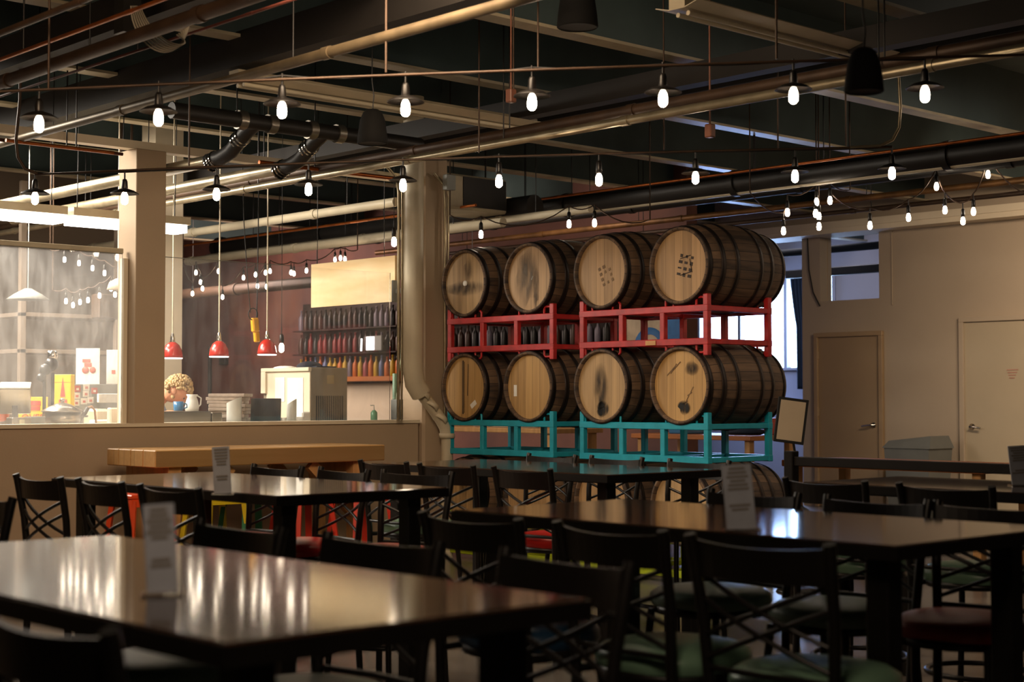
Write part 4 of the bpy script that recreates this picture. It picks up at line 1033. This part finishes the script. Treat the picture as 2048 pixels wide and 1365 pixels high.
# hoist control
p = at(511, 660, y=11.0)
t = thing('hoist_control', 'yellow hand control hanging on a black cord loop', 'control', p)
mt = Matrix.Rotation(R(-6), 4, 'Y')
MB().rbox((-.032, -.025, -.02), (.028, .025, .1), .01, mt).rbox((-.018, -.02, -.105), (.028, .02, -.015), .008, mt).build('housing', M_yellow, t)
P = [(.045*math.cos(a_)-.025, 0, .13+.05*math.sin(a_)) for a_ in [2*math.pi*k/16 for k in range(16)]]
MB().tube(P, .005, 6, closed=True).build('cord_loop', M_blackm, t)
MB().tube([(.01, 0, .1), (.015, 0, .3), (.02, 0, .7), (.03, 0, 4.14-p.z)], .005, 6).build('cord', M_blackm, t)
MB().tube([(-.05, 0, .14), (-.08, 0, .4), (-.12, 0, .9), (-.17, 0, 4.14-p.z)], .004, 6).build('slack_cord', M_blackm, t)
# ice machine
xf = at(622, 790, y=10.5).x; xr = at(695, 790, y=10.5).x; yb = at(527, 790, x=xf).y; zt = at(622, 735, y=10.5).z
t = thing('ice_machine', 'cream fronted metal cooling unit with papers and vent side', 'appliance', (xf, 10.5, CZ))
MB().rbox((0, 0, 0), (xr-xf, yb-10.5, zt-CZ), .006).build('casing', mat('unit_side', '8a7f6c', .45, var=.06), t)
MB().rbox((-.012, .0, 0), (.0, yb-10.5-.06, zt-CZ-.03), .003).build('front_panel', M_cream, t)
MB().rbox((-.03, -.005, zt-CZ-.032), (.002, yb-10.5, zt-CZ), .004).build('top_lip', M_cream, t)
MB().rbox((-.03, yb-10.5-.07, .25), (-.001, yb-10.5, zt-CZ-.032), .003).build('corner_cover', M_cream, t)
b = MB()
for k in range(15): b.box((.05+.019*k, -.003, .02), (.058+.019*k, 0, .23))
b.build('vent_slots', M_dark, t)
MB().box((.16, -.002, .33), (.23, 0, .40)).build('rating_label', mat('aged_label', 'a8946c', .6), t)
for (ya, yc, za, zb) in ((.09, .32, .05, .38), (.36, .50, .18, .385)):
    MB().box((-.016, ya, za), (-.012, yc, zb)).build('paper_sheet', M_paper, t)
p = at(600, 733, y=10.75); tag(MB().ball((xf+.14, 10.72, zt+.002), .1, 16, 8, (1.2, 1, .55)).rbox((xf+.1, 10.56, zt), (xf+.3, 10.68, zt+.012), .004).build('cap', mat('navy_cloth', '141c30', .8)), 'navy cap lying on top of the cooling unit', 'cap')
tag(MB().ball((xf+.07, 10.98, zt+.0), .1, 12, 6, (.9, 1.3, .2)).build('folded_cloth', M_paper), 'white folded cloth beside the navy cap', 'cloth')
# counter objects in front
def lcl(u, y): q = at(u, 840, y=y); return Vector((q.x, y, CZ))
q = lcl(531, 10.42); t = thing('monitor', 'small black monitor standing on the counter', 'monitor', q, AZ-math.pi/2)
mt = Matrix.Rotation(R(-8), 4, 'X'); MB().rbox((-.12, -.01, .015), (.12, .01, .21), .004, mt).build('screen', M_blackm, t)
MB().rbox((-.07, .0, 0), (.07, .09, .012), .003).build('stand', M_dark, t); MB().rbox((-.03, .01, .01), (.03, .03, .12), .003).build('neck', M_dark, t)
for u, h, lab in ((468, .195, 'left of the black monitor'), (583, .18, 'right of the black monitor')):
    q = lcl(u, 10.38); b = MB(); n = 24; vs = []
    r_ = .058 if u < 500 else .04
    for zf in (0, 1):
        for k in range(n):
            a_ = 2*math.pi*k/n; x, y = r_*math.cos(a_), r_*math.sin(a_); sl = (x*RT.x+y*RT.y)/r_
            vs.append((q.x+x, q.y+y, q.z+(h+.025*sl if zf else 0)))
    b.add(vs, [(k, (k+1) % n, n+(k+1) % n, n+k) for k in range(n)], True); b.add(vs[n:], [tuple(range(n))]); tag(b.build('tall_canister', mat('pale_grey_plastic', 'c8c8c0', .4, var=.03)), 'pale grey slant topped canister ' + lab, 'canister')
# stack of pizza boxes: every box
random.seed(5)
q = lcl(459, 10.62)
bm2 = MB(); bm2.rbox((-.145, -.145, 0), (.145, .145, .026), .003); o = bm2.build('pizza_box', M_card); pd = o.data; bpy.data.objects.remove(o)
for k in range(9):
    o = bpy.data.objects.new('pizza_box', pd); C.objects.link(o); o.location = (q.x+random.uniform(-.014, .014), q.y+random.uniform(-.014, .014), CZ+.0275*k)
    o.rotation_euler = (0, 0, AZ+math.pi/2+random.uniform(-.06, .06))
    tag(o, 'flat cardboard box in the stack on the counter, %s' % (['lowest', 'second from below', 'third from below', 'fourth from below', 'in the middle', 'fourth from above', 'third from above', 'second from above', 'topmost'][k]), 'box', 'stacked cardboard boxes')
for u, w_, h, c, lab in ((598, .045, .06, M_paper, 'small white tub beside the slant topped canister'), (566, .03, .055, M_paper, 'small white jar right of the black monitor')):
    q = lcl(u, 10.36); tag(MB().lathe([(0, 0), (w_*.85, 0), (w_, h), (w_*.9, h), (0, h-.005)], q, 16).build('tub', c), lab, 'tub')
q = lcl(607, 10.45); tag(MB().rbox((q.x-.03, q.y-.03, CZ), (q.x+.05, q.y+.03, CZ+.1), .01).build('napkin_pack', M_paper), 'white napkin pack at the foot of the cooling unit', 'napkins')
q = lcl(748, 10.36); t = thing('soap_bottle', 'clear green pump bottle on the sill', 'bottle', q)
MB().lathe([(0, 0), (.026, 0), (.028, .01), (.028, .09), (.012, .11), (0, .11)], n=18).build('bottle_body', mat('green_gel', '7fb890', .15), t)
MB().tube([(0, 0, .11), (0, 0, .15), (-.03, .01, .15)], .006, 8).build('pump', M_paper, t)
q = lcl(797, 10.34); t = thing('utility_sink', 'narrow grey tank with pale green upright tubes by the column', 'tank', q)
MB().rbox((-.05, -.05, 0), (.055, .05, .2), .008).build('tank_body', M_ltgrey, t)
MB().rbox((-.045, .0, .2), (.0, .03, .42), .004).build('green_panel', mat('pale_green_panel', '8fae98', .5), t)
MB().tube([(-.04, -.02, .2), (.01, -.02, .55), (.015, -.02, 1.2)], .005, 6).build('tube', mat('pale_hose', 'c8cfa8', .5), t)
# left block under the person
q0 = kp(322, 10.35); q1 = kp(445, 10.35)
t = thing('prep_box', 'low steel prep box on the counter in front of the person', 'container', (q0.x, 10.35, CZ))
MB().rbox((0, 0, 0), (q1.x-q0.x-.1, .3, .11), .006).build('box_body', M_steel, t); MB().rbox((q1.x-q0.x-.09, .0, 0), (q1.x-q0.x, .25, .1), .006).build('end_cap', M_steel, t)
q = at(357, 815, y=10.45); t = thing('mug', 'blue mug on the steel prep box', 'mug', (q.x, 10.45, CZ+.11))
MB().lathe([(0, .003), (.033, .003), (.036, .01), (.04, .075), (.037, .075), (.033, .01), (0, .008)], n=22).build('mug_body', M_blue, t)
MB().tube([(.038+0, -.0, .06), (.065, -.01, .055), (.068, -.01, .03), (.038, 0, .02)], .006, 8).build('handle', M_blue, t)
q = at(384, 815, y=10.55); t = thing('pitcher', 'white pitcher beside the blue mug', 'pitcher', (q.x, 10.55, CZ+.11))
MB().lathe([(0, 0), (.05, 0), (.055, .03), (.045, .08), (.035, .11), (.045, .13), (.04, .13), (0, .1)], n=22).build('pitcher_body', M_paper, t)
MB().tube([(.045, 0, .12), (.075, -.01, .1), (.07, -.01, .05), (.052, 0, .03)], .006, 8).build('handle', M_paper, t)

# ---- items behind the hazy window
q = kp(30, 10.5); t = thing('payment_terminal', 'tilted steel screen on a stand at the left edge', 'screen', (q.x, 10.5, CZ), AZ-math.pi/2+.25)
mt = Matrix.Translation((0, 0, .2)) @ Matrix.Rotation(R(18), 4, 'X'); MB().rbox((-.105, -.03, -.1), (.105, .03, .09), .006, mt).build('screen_back', M_steel, t)
MB().rbox((-.105, -.03, .09), (.105, .1, .1), .003, mt).build('top_cover', M_paper, t)
MB().rbox((-.02, -.02, 0), (.02, .02, .16), .004).build('stand', M_dark, t)
q = kp(118, 10.6); t = thing('steel_pot', 'steel pot with tall shining conical lid', 'pot', (q.x, 10.55, CZ))
MB().lathe([(0, 0), (.13, 0), (.13, .11), (.125, .11), (.125, .01), (0, .01)], n=32).build('pot_body', M_steel, t)
MB().lathe([(.15, .11), (.15, .118), (.06, .165), (.02, .178), (0, .18)], n=32).build('lid', M_steel, t)
MB().ball((0, 0, .195), .018, 10, 8).build('knob', M_chrome, t)
MB().rbox((.13, -.015, .07), (.2, .015, .085), .004).build('handle', M_dark, t)
q = kp(25, 10.38); tag(MB().rbox((q.x-.02, 10.34, CZ), (q.x+.12, 10.44, CZ+.075), .004).build('metal_box', M_steel), 'small steel box with slotted label under the tilted screen', 'box')
tag(MB().box((q.x+.03, 10.336, CZ+.01), (q.x+.07, 10.3395, CZ+.06)).build('box_label', mat('cream_label', 'd8cfa8', .6)), 'cream label on the small steel box', 'label')
q = kp(62, 10.4); tag(MB().rbox((q.x-.02, 10.38, CZ), (q.x+.1, 10.46, CZ+.08), .004).build('steel_caddy', M_ltgrey), 'grey napkin caddy left of the steel pot', 'caddy')
# tap / machine with levers
q = kp(97, 10.75); t = thing('espresso_tap', 'dark jointed metal tap head on twin posts', 'tap', (q.x, 10.75, CZ))
for dx in (-.035, .03): MB().tube([(dx, 0, 0), (dx, 0, .4)], .013, 10).build('post', M_dark, t)
b = MB(); b.ball((-.03, 0, .42), .045, 10, 8); b.ball((.02, 0, .46), .05, 10, 8, (1, 1, 1.1)); b.ball((-.06, 0, .36), .035, 10, 8); b.build('joint', M_dark, t)
MB().lathe([(0, .50), (.035, .50), (.04, .52), (.035, .56), (0, .565)], (.025, 0, 0), 14).build('cap', M_chrome, t)
q = kp(168, 10.5); t = thing('faucet', 'black faucet with a curved copper spout', 'faucet', (q.x, 10.5, CZ))
MB().tube([(-.02, 0, 0), (-.03, 0, .06), (0, 0, .09), (.03, 0, .14)], .016, 10).build('body', M_dark, t)
MB().tube([(.03, 0, .14), (.06, 0, .15), (.085, 0, .12), (.1, 0, .0)], .008, 10).build('spout', mat('worn_copper', 'b08a6a', .4), t)
# yellow bag and poster
def text(body, size, m, parent, loc, rot):
    cu = bpy.data.curves.new('lettering', 'FONT'); cu.body = body; cu.size = size; cu.extrude = .001; cu.materials.append(m); cu.align_x = 'CENTER'
    o = bpy.data.objects.new('lettering_src', cu); C.objects.link(o); bpy.context.view_layer.update()
    me = bpy.data.meshes.new_from_object(o.evaluated_get(bpy.context.evaluated_depsgraph_get())); bpy.data.objects.remove(o)
    o = bpy.data.objects.new('lettering', me); C.objects.link(o); o.parent = parent; o.location = loc; o.rotation_euler = rot; return o
RZ = AZ-math.pi/2-.15
q = kp(120, 10.95); t = thing('paper_bag', 'tall yellow paper bag with tower and burger print', 'bag', (q.x, 10.95, CZ), RZ)
MB().rbox((-.075, 0, 0), (.085, .07, .39), .004).build('bag_body', M_yel2, t); MB().rbox((-.076, -.002, .33), (.086, .0, .334), .001).build('fold_line', mat('fold', 'c8a010', .6), t)
MB().add([(-.0, -.003, .22), (.04, -.003, .22), (.02, -.003, .37)], [(0, 1, 2)]).box((-.02, -.004, .12), (.06, -.002, .15)).box((-.01, -.004, .16), (.055, -.002, .2)).build('red_print', M_redp, t)
q = kp(62, 10.9); t = thing('menu_poster', 'yellow poster with burger print and red lettering', 'poster', (q.x, 10.9, CZ), RZ)
MB().rbox((-.1, 0, 0), (.13, .006, .22), .001).build('poster_board', M_yel2, t)
MB().box((-.02, -.003, .12), (.07, 0, .15)).box((-.015, -.003, .155), (.075, 0, .19)).build('burger_print', M_redp, t)
text('OVER', .075, M_redp, t, (.02, -.004, .04), (R(90), 0, R(0)))
q = kp(175, 11.1); qz = at(175, 733, y=11.1).z
t = thing('wall_poster', 'white poster with a small red picture behind the hazy window', 'poster', (q.x, 11.1, qz), RZ)
MB().rbox((-.1, 0, -.14), (.095, .006, .14), .001).build('poster_sheet', M_paper, t)
MB().lathe([(0, 0), (.028, 0), (.028, .003), (0, .003)], (-.02, -.004, -.03), 18, 'Y').lathe([(0, 0), (.025, 0), (.025, .003), (0, .003)], (.04, -.004, -.03), 18, 'Y').rbox((-.045, -.004, .03), (.02, -.001, .055), .001).rbox((-.03, -.004, -.005), (.03, -.001, .025), .001).build('red_picture', M_redp, t)
q = at(219, 733, y=11.12); t = thing('wall_poster', 'white poster half hidden by the square post', 'poster', (q.x+.02, 11.12, q.z), RZ)
MB().rbox((-.045, 0, -.14), (.06, .006, .13), .001).build('poster_sheet', M_paper, t); MB().rbox((.0, -.004, -.06), (.03, -.001, -.03), .001).build('red_picture', M_redp, t)
qa = at(149, 800, y=11.09); qb = at(238, 800, y=11.09); tag(MB().rbox((qa.x, 11.09, CZ-.001), (qb.x, 11.11, at(190, 769, y=11.09).z), .003).build('pin_board', M_ltgrey), 'grey upright board the stickers are on', 'board')
k = 0
for (u, v, red) in ((155, 778, 1), (154, 792, 0), (153, 806, 0), (173, 775, 0), (172, 788, 0), (168, 803, 0), (181, 801, 0), (189, 782, 1)):
    q = at(u, v, y=11.086); t = thing('sticker', ['white', 'red'][red] + ' sticker below the poster, ' + ['upper left red one', 'second down on the left', 'lowest on the left', 'top of the middle column', 'second in the middle column', 'lower middle', 'lower right of middle', 'right red one'][k], 'sticker', q, 0, 'stickers behind the hazy window'); k += 1
    MB().rbox((-.026, 0, -.024), (.026, .003, .024), .001).build('sticker_sheet', M_redp if red else M_paper, t); MB().box((-.01, -.002, -.012), (.012, 0, .006)).build('sticker_print', M_paper if red else M_redp, t)
q = at(214, 797, y=10.9); tag(MB().rbox((q.x-.07, 10.9, q.z-.035), (q.x+.1, 10.93, q.z+.035), .004).build('white_panel', M_paper), 'blank white panel by the square post', 'panel')
q = kp(205, 10.5); tag(MB().rbox((q.x-.05, 10.5, CZ), (q.x+.16, 10.62, CZ+.05), .01).build('napkin_tray', M_paper), 'white tray beside the copper spout', 'tray')
q = kp(205, 10.7); tag(MB().rbox((q.x-.06, 10.7, CZ), (q.x+.06, 10.9, CZ+.13), .02).build('toaster', M_cream), 'rounded cream appliance behind the white tray', 'appliance')
q = kp(228, 10.4); tag(MB().rbox((q.x-.03, 10.4, CZ), (q.x+.05, 10.46, CZ+.14), .01).build('canister', M_cream), 'cream canister against the square post', 'canister')
q = kp(2, 10.7); tag(MB().ball((q.x, 10.7, CZ+.1), .06, 14, 10).build('orange_bowl', mat('orange_plastic', 'e8641c', .4)), 'orange round bowl at the left edge of the counter', 'bowl')
# backdrop shelving of the kitchen
q = at(40, 700, y=14.0)
t = thing('storage_shelf', 'tall grey shelving with posts deep behind the hazy window', 'shelf', (q.x, 14.0, 0))
for x in (0, 1.0): MB().rbox((x, 0, 0), (x+.06, .06, 3.4), .004).build('post', M_wallk, t)
for z in (1.2, 1.75, 2.1): MB().rbox((0, 0, z), (1.2, .5, z+.04), .004).build('board', M_wallk, t)
q = at(185, 622, y=13.2); tag(MB().rbox((q.x-.25, 12.6, q.z-.1), (at(250, 622, y=12.6).x, 12.75, q.z+.12), .01).tube([(q.x, 12.68, q.z), (q.x, 12.68, 4.14)], .012, 6).build('extractor_hood', M_pipeb), 'brown box beam behind the hazy window, above the posters', 'hood')
q = at(56, 600, y=13.0); tag(MB().lathe([(.03, .1), (.12, .05), (.19, 0), (.18, 0), (.03, .09)], q, 24).tube([(q.x, q.y, q.z+.09), (q.x, q.y, 4.1)], .005, 6).build('pendant_lamp', M_ltgrey), 'dim grey pendant shade behind the hazy window', 'lamp')
q = at(236, 580, y=11.4); tag(MB().lathe([(.02, .09), (.07, .06), (.09, 0), (.085, 0), (.02, .08)], q, 24).tube([(q.x, q.y, q.z+.08), (q.x, q.y, 4.1)], .005, 6).build('pendant_lamp', M_cream), 'cream pendant shade half hidden by the square post', 'lamp')
# switch on maroon wall
q = at(438, 722, x=12.9); tag(MB().rbox((12.95, q.y-.09, q.z-.06), (13.02, q.y+.09, q.z+.09), .006).build('wall_box', M_duct), 'small dark box on the maroon wall under the middle pendant', 'box')
q = at(411, 700, x=12.9); tag(MB().tube([(12.98, q.y, .4), (12.98, q.y, q.z+.05)], .03, 8).build('wall_conduit', M_duct), 'dark vertical conduit on the maroon wall', 'conduit')

# ================================================================== PERSON
def person():
    hp = at(360, 782, y=11.05)                                   # head centre
    base = Vector((hp.x, hp.y, 0)) - RT*.42
    t = thing('person', 'person with curly blond hair in a pale blue shirt bending over the counter', 'person', (base.x, base.y, 0), AZ-math.pi/2)
    H = Vector((.42, 0, hp.z))
    J = dict(pel=(-.10, .1, .93), spine=(-.02, .1, 1.12), chest=(.10, .09, 1.27), neck=(.27, .04, 1.34), skull=(.335, .02, 1.36),
             ls=(.13, .26, 1.29), le=(.26, .30, 1.05), lw=(.40, .12, 1.17), lh=(.46, .06, 1.16), rs=(.13, -.08, 1.29), re=(.24, -.16, 1.07), rw=(.34, -.10, 1.20), rh=(.40, -.08, 1.19),
             lk=(-.02, .2, .5), la=(-.10, .2, .08), lt=(.06, .2, .04), rk=(-.02, .0, .5), ra=(-.12, .0, .08), rt=(.04, .0, .04))
    names_ = list(J); V = [J[k] for k in names_]; ix = {k: i for i, k in enumerate(names_)}
    E = [('pel','spine'),('spine','chest'),('chest','neck'),('neck','skull'),('chest','ls'),('ls','le'),('le','lw'),('lw','lh'),('chest','rs'),('rs','re'),('re','rw'),('rw','rh'),('pel','lk'),('lk','la'),('la','lt'),('pel','rk'),('rk','ra'),('ra','rt')]
    rad = dict(pel=.15, spine=.13, chest=.14, neck=.06, skull=.055, ls=.07, le=.045, lw=.03, lh=.03, rs=.07, re=.045, rw=.03, rh=.03, lk=.07, la=.045, lt=.04, rk=.07, ra=.045, rt=.04)
    me = bpy.data.meshes.new('body'); me.from_pydata(V, [(ix[a], ix[b_]) for a, b_ in E], []); o = bpy.data.objects.new('body', me); C.objects.link(o); o.parent = t
    me.materials.append(M_skin); sk = o.modifiers.new('sk', 'SKIN'); sv = me.skin_vertices[0].data
    for k in names_: sv[ix[k]].radius = (rad[k], rad[k])
    sv[0].use_root = True; o.modifiers.new('sub', 'SUBSURF').levels = 1; o.modifiers['sub'].render_levels = 2
    # shirt: torso and upper arms a little larger
    sj = ['pel', 'spine', 'chest', 'ls', 'le', 'rs', 're']; V2 = [J[k] for k in sj] + [(.20, .06, 1.315)]
    i2 = {k: i for i, k in enumerate(sj)}; me = bpy.data.meshes.new('shirt')
    me.from_pydata(V2, [(i2[a], i2[b_]) for a, b_ in E if a in i2 and b_ in i2] + [(i2['chest'], 7)], []); o = bpy.data.objects.new('shirt', me); C.objects.link(o); o.parent = t
    me.materials.append(M_shirt); o.modifiers.new('sk', 'SKIN'); sv = me.skin_vertices[0].data
    for k in sj: sv[i2[k]].radius = (rad[k]*1.13+.01,)*2
    sv[7].radius = (.085, .085); sv[0].use_root = True; o.modifiers.new('sub', 'SUBSURF').render_levels = 2
    # trousers
    tj = ['pel', 'lk', 'la', 'rk', 'ra']; me = bpy.data.meshes.new('trousers'); i3 = {k: i for i, k in enumerate(tj)}
    me.from_pydata([J[k] for k in tj], [(0, 1), (1, 2), (0, 3), (3, 4)], []); o = bpy.data.objects.new('trousers', me); C.objects.link(o); o.parent = t; me.materials.append(M_dark)
    o.modifiers.new('sk', 'SKIN'); sv = me.skin_vertices[0].data
    for k in tj: sv[i3[k]].radius = (rad[k]*1.14+.008,)*2
    sv[0].use_root = True; o.modifiers.new('sub', 'SUBSURF').render_levels = 2
    # head, tilted down, face towards +x
    hd = Matrix.Translation((.40, .0, hp.z)) @ Matrix.Rotation(R(52), 4, 'Y')
    b = MB()
    def head(s, q):
        a = 2*math.pi*s; p = math.pi*q; x = math.sin(p)*math.cos(a); y = math.sin(p)*math.sin(a); z = -math.cos(p)
        rx = .098 if x > 0 else .1; jaw = 1-.28*max(0, -z)*(1 if x > 0 else .6)
        r = Vector((x*rx*jaw, y*.076*jaw, z*.118))
        if abs(y) < .35 and x > .6: r.x += .026*math.exp(-((z+.12)/.14)**2)*math.exp(-(y/.16)**2)       # nose
        if x > .5: r.x -= .008*math.exp(-((z-.08)/.1)**2)*math.exp(-((abs(y)-.35)/.16)**2)                 # eye sockets
        if x > .4: r.x += .006*math.exp(-((z+.5)/.08)**2)*math.exp(-(y/.35)**2)                            # lips
        return hd @ r
    b.grid(head, 36, 26, True); b.build('head', M_skin, t)
    for s in (-1, 1):
        MB().ball(hd @ Vector((.085, s*.03, .008)), .008, 10, 8).build('eye', M_dark, t)
        MB().ball(hd @ Vector((-.005, s*.076, -.01)), .026, 10, 8, (.8, .4, 1.1)).build('ear', M_skin, t)
    b = MB(); rnd = random.Random(2)
    for k in range(620):
        a = rnd.uniform(0, 2*math.pi); z = rnd.uniform(-.55, 1); rr = math.sqrt(max(0, 1-z*z)); x, y = rr*math.cos(a), rr*math.sin(a)
        if x > .35 and z < .45: continue
        if abs(y) > .85 and z < .1 and x > -.3: continue
        p = hd @ Vector((x*.108-.01, y*.09, z*.118+.012)); b.ball(p, rnd.uniform(.008, .017), 6, 4)
    b.build('hair', M_hair, t)
    # hands: palm and five fingers each
    for s, w_ in ((1, (.455, .06, 1.16)), (-1, (.40, -.08, 1.19))):
        b = MB(); c = Vector(w_); b.ball(c, .04, 12, 8, (1.1, .9, .45))
        for k in range(4): 
            y = (k-1.5)*.018; L_ = (.062, .072, .068, .05)[k]; b.tube([c+Vector((.03, y, 0)), c+Vector((.03+L_*.5, y*1.1, -.004)), c+Vector((.03+L_*.85, y*1.15, -.022)), c+Vector((.03+L_, y*1.15, -.036))], .008, 8, rs=[.009, .0085, .008, .006])
        b.tube([c+Vector((.0, -s*.032, 0)), c+Vector((.03, -s*.055, -.01)), c+Vector((.05, -s*.055, -.025))], .009, 8); b.build('hand', M_skin, t)
    return t
person()
